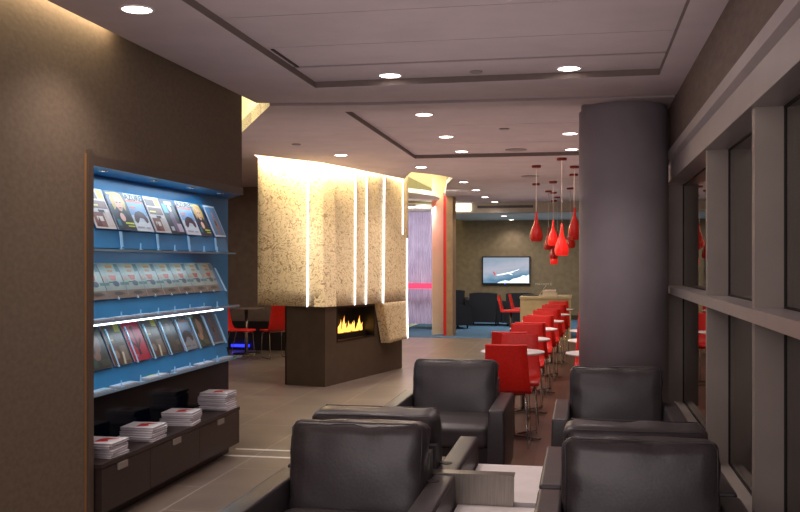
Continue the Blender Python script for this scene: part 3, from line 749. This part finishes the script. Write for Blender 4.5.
for i, (x, y, rz, lb) in enumerate(chairs):
    o = place(proto, i > 0, (x, y, 0), rz, lb, 'armchair', 'charcoal leather armchairs')
# round pads on the two arms
for (x, y, lb) in ((-.635, 4.47, 'small dark round pad on the armrest facing the far white table'), (-.64, 4.09, 'small dark round pad on the armrest of the front left armchair')):
    bm = bmesh.new(); lathe(bm, [(.030, 0), (.030, .0015), (.026, .002)], 28)
    o = obj('armrest_pad', bm, mat('dark_pad', (40, 36, 33), .55)); o.location = (x, y, .5505); tag(o, lb, 'pad', 'round pads on armrests')

# side tables + power box
for i, (y0, y1, lb) in enumerate(((4.31, 5.10, 'white-topped side table beyond the steel box'), (3.42, 4.225, 'white-topped side table nearest the camera, before the steel box'))):
    cx, cy = -.368, (y0+y1)/2
    t = empty('side_table', (cx, cy, 0), 0, lb, 'table', 'white side tables between the armchairs')
    hw, hd = .178, (y1-y0)/2
    bm = bmesh.new(); box(bm, -hw, hw, -hd, hd, .392, .42); bevel(bm, .002, 1); obj('tabletop', bm, WHITE, t)
    bm = bmesh.new(); box(bm, -hw+.01, hw-.01, -hd+.01, hd-.01, .33, .392); obj('apron', bm, DARKBASE, t)
    for sx in (-1, 1):
        for sy in (-1, 1):
            bm = bmesh.new(); a, b = sx*(hw-.04), sy*(hd-.04); box(bm, a-.02, a+.02, b-.02, b+.02, 0, .33); obj('leg', bm, DARKBASE, t)
t = empty('power_box', (-.425, 4.262, 0), 0, 'brushed steel box standing between the two white side tables', 'box')
bm = bmesh.new(); box(bm, -.155, .125, -.032, .034, .16, .535); bevel(bm, .004, 2); obj('steel_body', bm, STEEL, t)
bm = bmesh.new(); box(bm, -.285, .130, -.036, .040, .5515, .5575); box(bm, -.155, .125, -.032, .034, .535, .552); bevel(bm, .002, 1); obj('top_plate', bm, STEEL, t)
bm = bmesh.new(); box(bm, -.14, .11, -.028, .030, 0, .16); obj('foot', bm, DARKBASE, t)

# ------------------------------------------------------------------ red chairs and cafe tables
def build_red_chair():
    r = empty('dining_chair', (0, 0, 0))
    # shell profile (y,z), faces -y
    prof = [(-.215, .425), (-.20, .437), (-.05, .440), (.08, .437), (.14, .445), (.175, .47), (.195, .52), (.215, .62), (.235, .74), (.248, .835), (.250, .842)]
    th = .022
    bm = bmesh.new(); rings = []
    for i, (y, z) in enumerate(prof):
        a = Vector(prof[max(i-1, 0)]); b = Vector(prof[min(i+1, len(prof)-1)]); t = (b-a).normalized(); n = Vector((-t.y, t.x))
        hw = .195 if z < .46 else .195-.027*min(1, (z-.46)/.3)
        ring = []
        for side in (1, -1):
            xs = [-hw, -hw*.97, -hw*.5, 0, hw*.5, hw*.97, hw]
            if side < 0: xs = xs[::-1]
            for x in xs:
                c = .010*(x/hw)**2 if z > .46 else .004*(x/hw)**2
                q = .5 if abs(x) == hw else 1
                ring.append(bm.verts.new((x, y + n.x*(side*th/2*q+c), z + n.y*(side*th/2*q+c))))
        rings.append(ring)
    for i in range(len(rings)-1):
        n_ = len(rings[0])
        for k in range(n_):
            f = bm.faces.new([rings[i][k], rings[i][(k+1) % n_], rings[i+1][(k+1) % n_], rings[i+1][k]]); f.smooth = True; f.material_index = 0
    bm.faces.new(rings[0][::-1]); bm.faces.new(rings[-1])
    # split seat / backrest
    seat = bm.copy()
    bmesh.ops.delete(bm, geom=[f for f in bm.faces if f.calc_center_median().z < .455], context='FACES')
    bmesh.ops.delete(seat, geom=[f for f in seat.faces if f.calc_center_median().z >= .455], context='FACES')
    obj('seat', seat, RED, r); obj('backrest', bm, RED, r)
    for s in (-1, 1):
        bm = bmesh.new(); x = s*.15
        pts = [(x*.6, -.10, .425), (x, -.15, .415), (x*1.1, -.175, .38), (x*1.15, -.20, .03), (x*1.15, -.19, .008), (x*1.15, -.17, .007), (x*1.15, .17, .007), (x*1.15, .19, .008), (x*1.15, .20, .03), (x, .10, .40), (x*.9, .08, .425)]
        tube(bm, pts, .0058, 8); obj('leg', bm, CHROME, r)
    bm = bmesh.new(); tube(bm, [(-.13, .08, .42), (.13, .08, .42)], .006, 8); tube(bm, [(-.13, -.13, .42), (.13, -.13, .42)], .006, 8); obj('cross_bar', bm, CHROME, r)
    return r
def build_cafe_table(h=.74, rad=.275):
    t = empty('cafe_table', (0, 0, 0))
    bm = bmesh.new(); lathe(bm, [(rad-.006, h-.018), (rad, h-.014), (rad, h-.002), (rad-.003, h)], 48); obj('tabletop', bm, WHITE, t)
    bm = bmesh.new(); lathe(bm, [(.022, .03), (.022, h-.018)], 18); lathe(bm, [(.09, h-.026), (.09, h-.018)], 24); obj('pedestal', bm, CHROME, t)
    for k in range(4):
        a = PI/4+.15+k*PI/2; R_ = Matrix.Rotation(a, 4, 'Z'); bm = bmesh.new()
        prism(bm, [(.0, -.022), (.30, -.018), (.30, .018), (0, .022)], .0145, .027, M=R_)
        obj('foot', bm, STEEL, t)
    return t
rc = build_red_chair(); index_kids(rc)
ct = build_cafe_table(); index_kids(ct)
o_ = ['first', 'second', 'third', 'fourth', 'fifth', 'sixth']
TY = [8.24, 9.65, 11.15, 12.65, 14.3, 15.9]
for k, y in enumerate(TY):
    rx = -.59 + max(0, y-10)*.032
    place(ct, k > 0, (rx, y, 0), 0, 'round white cafe table in the long red-chair row, %s from the armchairs' % o_[k], 'table', 'round tables in the long row')
cnt = [0]
def chair(x, y, rz, lb, grp='red chairs in the long row'):
    place(rc, cnt[0] > 0, (x, y, 0), rz, lb, 'chair', grp); cnt[0] += 1
for k, y in enumerate(TY):
    sh = max(0, y-10)*.032; xo = (-.60, -.68, -.60, -.60, -.60, -.60)[k]+sh
    chair(xo, y-.33 if k else y-.34, PI, 'red chair facing away from the camera at the %s white table of the row' % o_[k])
    chair(-.585+sh if k else -.565, y+.42 if k else 8.24+.37, 0, 'red chair facing the camera behind the %s white table of the row' % o_[k])
# second row behind the column
for k, y in enumerate((9.15, 10.65, 12.2)):
    t_ = copy_tree(ct); t_.location = (.12, y, -.09); t_['label'] = 'round white cafe table half hidden behind the column, %s of that row' % ['nearest', 'second', 'third'][k]; t_['group'] = 'round tables behind the column'
    for c_ in t_.children: pass
    chair(.12, y+.48, 0, 'red chair half hidden behind the column, at the %s table there' % ['nearest', 'second', 'third'][k], 'red chairs behind the column')
# lower tables: rebuild with true height instead of sinking
for t_ in [x for x in bpy.data.objects if x.get('group') == 'round tables behind the column']: t_.location.z = 0; t_.scale = (1, 1, .88)
# left group
chair(-4.74, 14.35, -2.45, 'red chair seen from behind between the rack and the fireplace', 'red chairs at the left back wall')
chair(-5.32, 14.25, PI/2, 'red chair seen side-on just right of the magazine rack', 'red chairs at the left back wall')
bm = bmesh.new()
tg = empty('cafe_table', (-5.45, 14.95, 0), 0, 'small grey table between the two red chairs at the left', 'table')
lathe(bm, [(.30, .74), (.30, .76)], 40); obj('tabletop', bm, mat('grey_top', (120, 106, 102), .3), tg)
bm = bmesh.new(); lathe(bm, [(.03, .02), (.03, .74)], 16); obj('pedestal', bm, CHROME, tg)
bm = bmesh.new(); lathe(bm, [(.22, 0), (.22, .015), (.03, .03)], 30); obj('base', bm, STEEL, tg)
# floor light (blue glow) by the left wall
bm = bmesh.new(); box(bm, -.16, .16, -.02, .02, 0, .045)
o = obj('floor_light', bm, mat('blue_light', (60, 60, 255), .5, emit=2.2, ec=(40, 50, 255))); o.location = (-5.76, 15.5, .06); tag(o, 'small blue glowing light low on the wall behind the left red chairs', 'light')

# counter and things on it
c0 = empty('counter', (-.70, 19.35, 0), 0, 'beige counter at the end of the red chair row', 'counter')
bm = bmesh.new(); box(bm, -.50, .50, -.65, .65, .80, .84); bevel(bm, .004, 1); obj('countertop', bm, BEIGE, c0)
bm = bmesh.new(); box(bm, -.49, .49, -.63, -.56, 0, .80); obj('front_panel', bm, BEIGE, c0)
bm = bmesh.new(); box(bm, -.49, -.43, -.56, .63, 0, .80); obj('side_panel', bm, BEIGE, c0)
bm = bmesh.new(); box(bm, .40, .46, .40, .60, 0, .80); obj('leg', bm, BEIGE, c0)
bm = bmesh.new(); prism(bm, [(-.14, 0), (.14, 0), (.14, .07), (.02, .11), (-.14, .12)], -.13, .13, M=Matrix(((1, 0, 0, 0), (0, 0, 1, 0), (0, 1, 0, 0), (0, 0, 0, 1)))); bevel(bm, .012, 2)
o = obj('desk_telephone', bm, mat('telephone_plastic', (206, 190, 170), .4)); o.location = (-.62, 18.95, .842); tag(o, 'pale rounded telephone unit on the beige counter', 'telephone')
o2 = bmesh.new(); box(o2, -.10, .12, -.14, -.05, .10, .135); bevel(o2, .01, 2); obj('handset', o2, mat('telephone_handset', (226, 206, 196), .35), o)
lt = empty('laptop', (-1.0, 19.25, .842), 0, 'dark open laptop on the left of the counter', 'laptop')
bm = bmesh.new(); box(bm, -.17, .15, -.12, .12, 0, .018); obj('keyboard_base', bm, BLACK, lt)
bm = bmesh.new(); box(bm, 0, .008, -.12, .12, 0, .24, M=Matrix.Translation((.15, 0, .012)) @ Matrix.Rotation(.62, 4, 'Y')); obj('screen', bm, mat('laptop_lid', (190, 180, 160), .4), lt)
# tall red stools at the counter
def build_stool():
    s = empty('counter_stool', (0, 0, 0))
    bm = bmesh.new()
    for x0, x1, y0, y1, z0, z1 in ((-.20, .20, -.18, .20, .49, .53),): box(bm, x0, x1, y0, y1, z0, z1)
    bevel(bm, .012, 2); obj('seat', bm, RED, s, smooth=True)
    bm = bmesh.new(); prism(bm, [(.16, .52), (.20, .50), (.27, .82), (.24, .83)], -.19, .19, M=Matrix(((0, 0, 1, 0), (1, 0, 0, 0), (0, 1, 0, 0), (0, 0, 0, 1)))); bevel(bm, .008, 2); obj('backrest', bm, RED, s, smooth=True)
    bm = bmesh.new(); lathe(bm, [(.03, .02), (.03, .49)], 14); obj('pedestal', bm, STEEL, s)
    bm = bmesh.new(); lathe(bm, [(.2, 0), (.2, .012), (.03, .03)], 26); obj('base', bm, STEEL, s)
    return s
st = build_stool(); index_kids(st)
place(st, False, (-1.44, 19.7, 0), PI/2, 'red stool left of the beige counter, the nearer and further left of two', 'stool', 'red stools left of the counter')
place(st, True, (-1.28, 20.6, 0), PI/2, 'red stool left of the beige counter, the one behind and further right', 'stool', 'red stools left of the counter')

# lounge armchairs, navy
def build_lounge():
    r = empty('lounge_chair', (0, 0, 0))
    bm = bmesh.new()
    MX = Matrix(((1, 0, 0, 0), (0, 0, 1, 0), (0, 1, 0, 0), (0, 0, 0, 1)))
    prism(bm, [(-.30, .08), (.30, .08), (.33, .77), (.18, .79), (-.18, .79), (-.33, .77)], .26, .40, M=MX); bevel(bm, .02, 2)
    obj('backrest', bm, NAVYCH, r, smooth=True)
    for s in (-1, 1):
        bm = bmesh.new(); MY = Matrix(((0, 0, 1, 0), (1, 0, 0, 0), (0, 1, 0, 0), (0, 0, 0, 1)))
        a, b = sorted((s*.31, s*.43)); prism(bm, [(-.38, .08), (.36, .08), (.38, .60), (-.34, .50)], a, b, M=MY); bevel(bm, .02, 2); obj('armrest', bm, NAVYCH, r, smooth=True)
    bm = bmesh.new(); box(bm, -.31, .31, -.38, .28, .1, .40); bevel(bm, .03, 2); obj('seat', bm, NAVYCH, r, smooth=True)
    for sx in (-1, 1):
        for sy in (-1, 1):
            bm = bmesh.new(); lathe(bm, [(.02, 0), (.02, .1)], 10, c=(sx*.3, sy*.3)); obj('leg', bm, DARKBASE, r)
    return r
lc = build_lounge(); index_kids(lc)
for i, (x, y, rz, lb) in enumerate(((-2.32, 23.0, PI, 'dark navy armchair seen from behind under the television'), (-2.98, 21.75, PI/2+.5, 'dark navy armchair side-on beside the tan pilaster'),
                                    (-3.25, 24.4, .3, 'dark navy armchair deepest in the lounge corner at left'), (-1.44, 22.9, PI, 'dark navy armchair seen from behind next to the red stools'))):
    place(lc, i > 0, (x, y, .004), rz, lb, 'armchair', 'dark navy lounge armchairs')

# television
tv = empty('television', (-1.99, FARY-.06, 1.30), 0, 'wall-mounted television showing an airliner above clouds', 'television')
bm = bmesh.new(); box(bm, -.64, .64, -.02, .055, -.375, .375); bevel(bm, .006, 1); obj('bezel', bm, BLACK, tv)
def tv_mat():
    m = bpy.data.materials.new('tv_sky'); m.use_nodes = True; nt = m.node_tree; b = nt.nodes['Principled BSDF']
    tc = nt.nodes.new('ShaderNodeTexCoord'); sp = nt.nodes.new('ShaderNodeSeparateXYZ'); nt.links.new(tc.outputs['Object'], sp.inputs[0])
    nz = nt.nodes.new('ShaderNodeTexNoise'); nz.inputs['Scale'].default_value = 3; nz.inputs['Detail'].default_value = 6
    mp = nt.nodes.new('ShaderNodeMapping'); mp.inputs['Scale'].default_value = (1, 1, 3); nt.links.new(tc.outputs['Object'], mp.inputs[0]); nt.links.new(mp.outputs[0], nz.inputs['Vector'])
    ma = nt.nodes.new('ShaderNodeMath'); ma.operation = 'MULTIPLY_ADD'; ma.inputs[1].default_value = .35; nt.links.new(nz.outputs[0], ma.inputs[0]); nt.links.new(sp.outputs[2], ma.inputs[2])
    sl = nt.nodes.new('ShaderNodeMath'); sl.operation = 'MULTIPLY_ADD'; sl.inputs[1].default_value = -.18; nt.links.new(sp.outputs[0], sl.inputs[0]); nt.links.new(ma.outputs[0], sl.inputs[2])
    mr = nt.nodes.new('ShaderNodeMapRange'); mr.inputs[1].default_value = -.25; mr.inputs[2].default_value = .5; nt.links.new(sl.outputs[0], mr.inputs[0])
    rp = nt.nodes.new('ShaderNodeValToRGB'); e = rp.color_ramp.elements
    e[0].position = 0; e[0].color = lin((60, 110, 150)); e[1].position = 1; e[1].color = lin((150, 170, 190))
    for p, c in ((.25, (84, 136, 172)), (.42, (140, 172, 196)), (.62, (190, 192, 208)), (.82, (176, 184, 202))):
        x = e.new(p); x.color = lin(c)
    nt.links.new(mr.outputs[0], rp.inputs[0]); nt.links.new(rp.outputs[0], b.inputs['Emission Color']); b.inputs['Emission Strength'].default_value = .85
    b.inputs['Base Color'].default_value = (.02, .02, .02, 1); b.inputs['Roughness'].default_value = .3
    return m
bm = bmesh.new(); quad(bm, [(-.61, -.024, -.335), (.61, -.024, -.335), (.61, -.024, .345), (-.61, -.024, .345)])
scr = obj('screen', bm, tv_mat(), tv)
bm = bmesh.new()
def tp(pts, mi, y=-.026): quad(bm, [(p[0], y, p[1]) for p in pts], mi)
cl = [(-.24, -.335), (-.18, -.30), (-.02, -.26), (.08, -.28), (.18, -.22), (.28, -.20), (.38, -.17), (.45, -.12), (.54, -.14), (.61, -.10), (.61, -.335)]
tp(cl, 0, -.0255)
tp([(-.26, -.115), (-.10, -.085), (.12, -.035), (.30, .02), (.36, .045), (.34, .02), (.22, -.04), (.10, -.075), (-.10, -.12), (-.25, -.135)], 1)
tp([(.02, -.07), (.10, -.065), (.19, -.12), (.15, -.12)], 1); tp([(.16, -.03), (.24, -.01), (.32, .0), (.22, -.03)], 2, -.0275)
tp([(-.26, -.12), (-.32, -.04), (-.35, -.045), (-.33, -.08), (-.31, -.12)], 3); tp([(-.35, -.045), (-.36, -.03), (-.31, -.045), (-.30, -.06)], 4, -.0275)
tp([(.16, -.10), (.19, -.07), (.21, -.09), (.18, -.115)], 2, -.0275)
obj('picture', bm, [mat('tv_cloud', (210, 226, 234), .5, emit=.8), mat('tv_plane', (228, 236, 240), .5, emit=.9), mat('tv_plane_shadow', (110, 130, 140), .5, emit=.6), mat('tv_tail_red', (200, 40, 60), .5, emit=.8), mat('tv_tail_green', (20, 80, 70), .5, emit=.5)], tv)
bm = bmesh.new(); box(bm, -.045, -.01, -.0225, -.018, -.362, -.350); obj('power_led', bm, mat('tv_led', (30, 60, 255), .5, emit=3), tv)
# small wall lettering
cu = bpy.data.curves.new('wall_lettering', 'FONT'); cu.body = 'MAXXIM D'; cu.size = .085; cu.extrude = .004; cu.space_character = 1.1
wl = bpy.data.objects.new('wall_lettering', cu); col.objects.link(wl); wl.location = (-1.22, FARY-.012, .91); wl.rotation_euler = (PI/2, 0, 0)
me_ = (bpy.context.view_layer.update(), bpy.data.meshes.new_from_object(wl))[1]; bpy.data.objects.remove(wl)
wl = bpy.data.objects.new('wall_lettering', me_); col.objects.link(wl); wl.location = (-1.22, FARY-.012, .91); wl.rotation_euler = (PI/2, 0, 0); me_.materials.clear()
me_.materials.append(mat('lettering_metal', (190, 178, 160), .4)); tag(wl, 'small pale metal lettering on the olive wall right of the television', 'sign')

# ------------------------------------------------------------------ pendants
def pendant(x, y, zc, zb, lb, m=PENR, dx=0):
    p = empty('pendant_lamp', (x, y, zb), 0, lb, 'pendant lamp', 'red teardrop pendant lamps')
    prof = [(.062, 0), (.078, .012), (.088, .05), (.088, .085), (.078, .13), (.058, .18), (.038, .23), (.024, .28), (.016, .33), (.013, .40)]
    bm = bmesh.new(); lathe(bm, prof, 32, cap0=False); obj('shade', bm, m, p)
    bm = bmesh.new(); lathe(bm, [(.061, .006), (.03, .006)], 24, cap0=False, cap1=True); obj('diffuser', bm, INTERIORW, p)
    bm = bmesh.new(); tube(bm, [(0, 0, .40), (0, 0, zc-zb-.02)], .0035, 6); obj('cord', bm, CORD, p)
    bm = bmesh.new(); lathe(bm, [(.062, zc-zb-.03), (.062, zc-zb)], 24); obj('canopy', bm, CANOPY, p)
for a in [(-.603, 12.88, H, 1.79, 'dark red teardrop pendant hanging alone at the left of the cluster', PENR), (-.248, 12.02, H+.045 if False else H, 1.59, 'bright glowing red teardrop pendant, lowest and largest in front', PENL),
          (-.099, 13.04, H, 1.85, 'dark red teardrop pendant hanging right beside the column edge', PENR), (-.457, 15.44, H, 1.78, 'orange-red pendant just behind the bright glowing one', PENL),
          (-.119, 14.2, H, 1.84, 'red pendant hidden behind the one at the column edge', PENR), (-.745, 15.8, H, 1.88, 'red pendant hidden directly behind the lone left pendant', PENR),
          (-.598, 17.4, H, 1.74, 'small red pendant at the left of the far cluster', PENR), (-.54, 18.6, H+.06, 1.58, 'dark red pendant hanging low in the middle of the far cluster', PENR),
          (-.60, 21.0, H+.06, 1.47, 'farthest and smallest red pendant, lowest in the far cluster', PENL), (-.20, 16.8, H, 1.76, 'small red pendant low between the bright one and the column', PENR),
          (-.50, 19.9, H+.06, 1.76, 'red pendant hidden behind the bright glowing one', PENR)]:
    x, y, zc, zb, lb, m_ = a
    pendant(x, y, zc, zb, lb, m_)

# ------------------------------------------------------------------ ceiling lamps
def spot(x, y, z, e, ang=2.2, colr=(1, .87, .78), blend=.7):
    ld = bpy.data.lights.new('downlight_beam', 'SPOT'); ld.energy = e; ld.spot_size = ang; ld.spot_blend = blend; ld.color = colr; ld.shadow_soft_size = .06
    o = bpy.data.objects.new('downlight_beam', ld); col.objects.link(o); o.location = (x, y, z); return o
dl = empty('ceiling_light', (0, 0, 0))
bm = bmesh.new(); lathe(bm, [(.088, 0), (.088, -.004), (.078, -.006), (.074, -.001)], 36, cap0=False, cap1=False); obj('trim_ring', bm, TRIMW, dl)
bm = bmesh.new(); lathe(bm, [(.075, -.002), (.072, -.0035)], 36); obj('diffuser', bm, LAMP, dl)
index_kids(dl)
Z1, Z2, Z3, Z4 = H, H+.045, H+.06, 2.64
lamps = [(-2.254, 4.557, Z1, 'round ceiling light beside the brown wall, top left', 22), (-1.326, 4.62, Z2, 'round ceiling light cut by the top edge of the picture', 22), (-1.36, 6.72, Z2, 'left round light in the front ceiling tray', 24), (-.089, 6.71, Z2, 'right round light in the front ceiling tray', 24),
         (-1.415, 8.55, Z2, 'nearest of the three left lights in the second tray', 24), (-1.431, 10.09, Z2, 'middle of the three left lights in the second tray', 24), (-1.433, 11.46, Z2, 'farthest of the three left lights in the second tray', 24),
         (-.123, 10.09, Z2, 'round light in the second tray just left of the column, nearer one', 24), (-.12, 11.5, Z2, 'round light in the second tray just left of the column, farther one', 24),
         (-2.871, 11.18, Z1, 'round ceiling light over the fireplace front', 22), (-2.158, 12.79, Z1, 'round ceiling light beside the fireplace hood, right of it', 22),
         (-1.968, 15.98, Z3, 'first light of the row beyond the curved ceiling edge', 22), (-1.954, 17.78, Z3, 'second light of the row beyond the curved ceiling edge', 22), (-1.978, 19.7, Z3, 'third light of the row beyond the curved ceiling edge', 22),
         (-1.919, 21.3, Z3, 'fourth light of the row beyond the curved ceiling edge', 22), (-1.86, 23.1, Z4, 'nearer light in the lowered lounge ceiling', 22), (-1.82, 25.1, Z4, 'farther light in the lowered lounge ceiling', 22)]
K = 1.9
for i, (x, y, z, lb, e) in enumerate(lamps):
    place(dl, i > 0, (x, y, z-.001), 0, lb, 'ceiling light', 'round recessed ceiling lights')
    spot(x, y, z-.02, e*K)
for (x, y, z, r_, n_, lb, c_) in ((-.736, 6.70, Z2, .045, 'smoke_detector', 'small grey disc between the two lights of the front tray', 'detector'), (-3.09, 10.06, Z1, .05, 'smoke_detector', 'small disc on the ceiling left of the fireplace light', 'detector'),
                                   (-.773, 11.40, Z2, .13, 'ceiling_speaker', 'round grey speaker grille in the second tray', 'speaker'), (-.769, 14.42, Z1, .13, 'ceiling_speaker', 'round grey speaker grille near the curved ceiling edge', 'speaker'), (-.77, 9.6, Z2, .05, 'smoke_detector', 'small disc in the middle of the second tray', 'detector')):
    bm = bmesh.new(); lathe(bm, [(r_, 0), (r_, -.006), (r_*.85, -.010)], 30); o = obj(n_, bm, GRILLE); o.location = (x, y, z-.0005); tag(o, lb, c_)
# linear vent in the far fascia
bm = bmesh.new(); box(bm, -2.34, -1.08, -.012, 0, -.03, .03); 
for k in range(3): box(bm, -2.34, -1.08, -.016, -.012, -.03+.022*k, -.022+.022*k, 1)
o = obj('air_vent', bm, [GASKET, GRILLE]); o.location = (0, 21.6, 2.775); tag(o, 'long dark slotted air vent in the far fascia', 'vent')
bm = bmesh.new(); box(bm, -.22, .24, -.03, 0, -.09, .09); o = obj('cove_glow', bm, mat('cove_glow_emit', (255, 246, 226), .5, emit=2.2, ec=(255, 244, 215))); o.location = (-2.72, 21.58, 2.77); tag(o, 'bright glowing panel standing in for the lit cove left of the far vent', 'light')  # glowing box added in place of recessed cove lighting

# ------------------------------------------------------------------ lights
def area(name, loc, rot, sx, sy, e, c=(1, .9, .82), vis=False, spread=PI):
    ld = bpy.data.lights.new(name, 'AREA'); ld.shape = 'RECTANGLE'; ld.size = sx; ld.size_y = sy; ld.energy = e; ld.color = c; ld.spread = spread; 
    o = bpy.data.objects.new(name, ld); col.objects.link(o); o.location = loc; o.rotation_euler = rot; o.visible_camera = vis; o.visible_glossy = not name.startswith('ambient'); return o
def aim(o, tgt):
    o.rotation_euler = (Vector(tgt)-o.location).to_track_quat('-Z', 'Y').to_euler()
a = area('fill_behind', (-.8, -1.9, 1.9), (0, 0, 0), 3.2, 1.6, 85, (1, .88, .86)); aim(a, (-1.0, 6, 1.7))
area('wash_left_cove', (-2.66, 1.6, H+.10), (0, -.25, 0), .06, 7.0, 48, (1, .83, .5))
# hood slot light, in the ceiling slot in front of the hood
a = area('hood_slot_light', (-3.68, 11.68, 2.95), (0, 0, -math.atan2(.54, 1.1)), .07, 1.2, 36, (1, .89, .60))
a = area('hood_slot_light', (-3.09, 13.50, 2.95), (0, 0, -math.atan2(.63, 2.6)), .07, 2.6, 74, (1, .89, .60))
a = area('void_light', (-3.0, 17.5, 3.3), (0, 0, 0), 1.2, 3.5, 150, (1, .88, .66))
a = area('curtain_fill', (-3.5, 19.4, 2.55), (.6, 0, 0), 1.0, .5, 40, (.95, .92, 1))  # unseen fill lamp added to brighten the curtain
area('pillar_fill', (-2.6, 17.6, 2.8), (-1.2, 0, 0), .6, .3, 7, (1, .97, .88)).rotation_euler = (1.1, 0, .1)  # unseen fill lamp added to lift the cream panel and pilaster
area('cove_corner', (-3.3, 8.0, 3.3), (0, 0, 0), .5, .8, 10, (1, .85, .5))
# rack lights
area('rack_top_light', (-2.82, 6.05, 2.035), (0, 0, 0), .16, 2.1, 6.5, (.72, .88, 1))
area('rack_mid_light', (-2.75, 6.0, 1.56), (0, .2, 0), .04, 2.0, 2.2, (.7, .88, 1))
area('rack_low_light', (-2.75, 6.0, 1.14), (0, .2, 0), .04, 2.0, 1.8, (.7, .88, 1))
# unseen upward fill and ambient lamps, added to brighten ceilings and rooms
def up(n, x, y, z, sx, sy, e, c=(1, .88, .86)):
    o = area(n, (x, y, z), (PI, 0, 0), sx, sy, e, c); o.visible_glossy = False; return o
up('ceiling_fill_front', -.7, 3.6, 2.0, 2.4, 6.5, 26)
up('ceiling_fill_back', -1.6, 11.5, 2.05, 4.5, 7, 42, (1, .84, .78))
up('ceiling_fill_far', -.9, 18, 2.1, 2.2, 5, 14)
up('ceiling_fill_lounge', -1.2, 23.5, 2.1, 2.6, 3, 6, (.9, .95, 1))
area('ambient_front', (-.7, 4.5, 2.80), (0, 0, 0), 2.0, 3.0, 20, (1, .88, .84))
area('ambient_back', (-1.0, 12.5, 2.78), (0, 0, 0), 2.0, 6, 60, (1, .86, .80))
area('ambient_left', (-5.6, 11.5, 2.78), (0, 0, 0), 3, 5, 60, (1, .88, .8))
area('ambient_lounge', (-1.4, 22.8, 2.55), (0, 0, 0), 2.5, 3, 130, (1, .94, .86))
w = bpy.data.worlds.new('world'); sc.world = w; w.use_nodes = True
w.node_tree.nodes['Background'].inputs[0].default_value = (.30, .26, .26, 1); w.node_tree.nodes['Background'].inputs[1].default_value = .25

# ------------------------------------------------------------------ camera
cd = bpy.data.cameras.new('camera'); cd.lens = 950/800*36; cd.sensor_width = 36; cd.shift_y = 7/800; cd.clip_end = 100
cam = bpy.data.objects.new('camera', cd); col.objects.link(cam); cam.location = (0, 0, 1.5); cam.rotation_euler = (PI/2, 0, math.atan(182/950))
sc.camera = cam
sc.view_settings.view_transform = 'Standard'; sc.view_settings.look = 'None'; sc.view_settings.exposure = 0
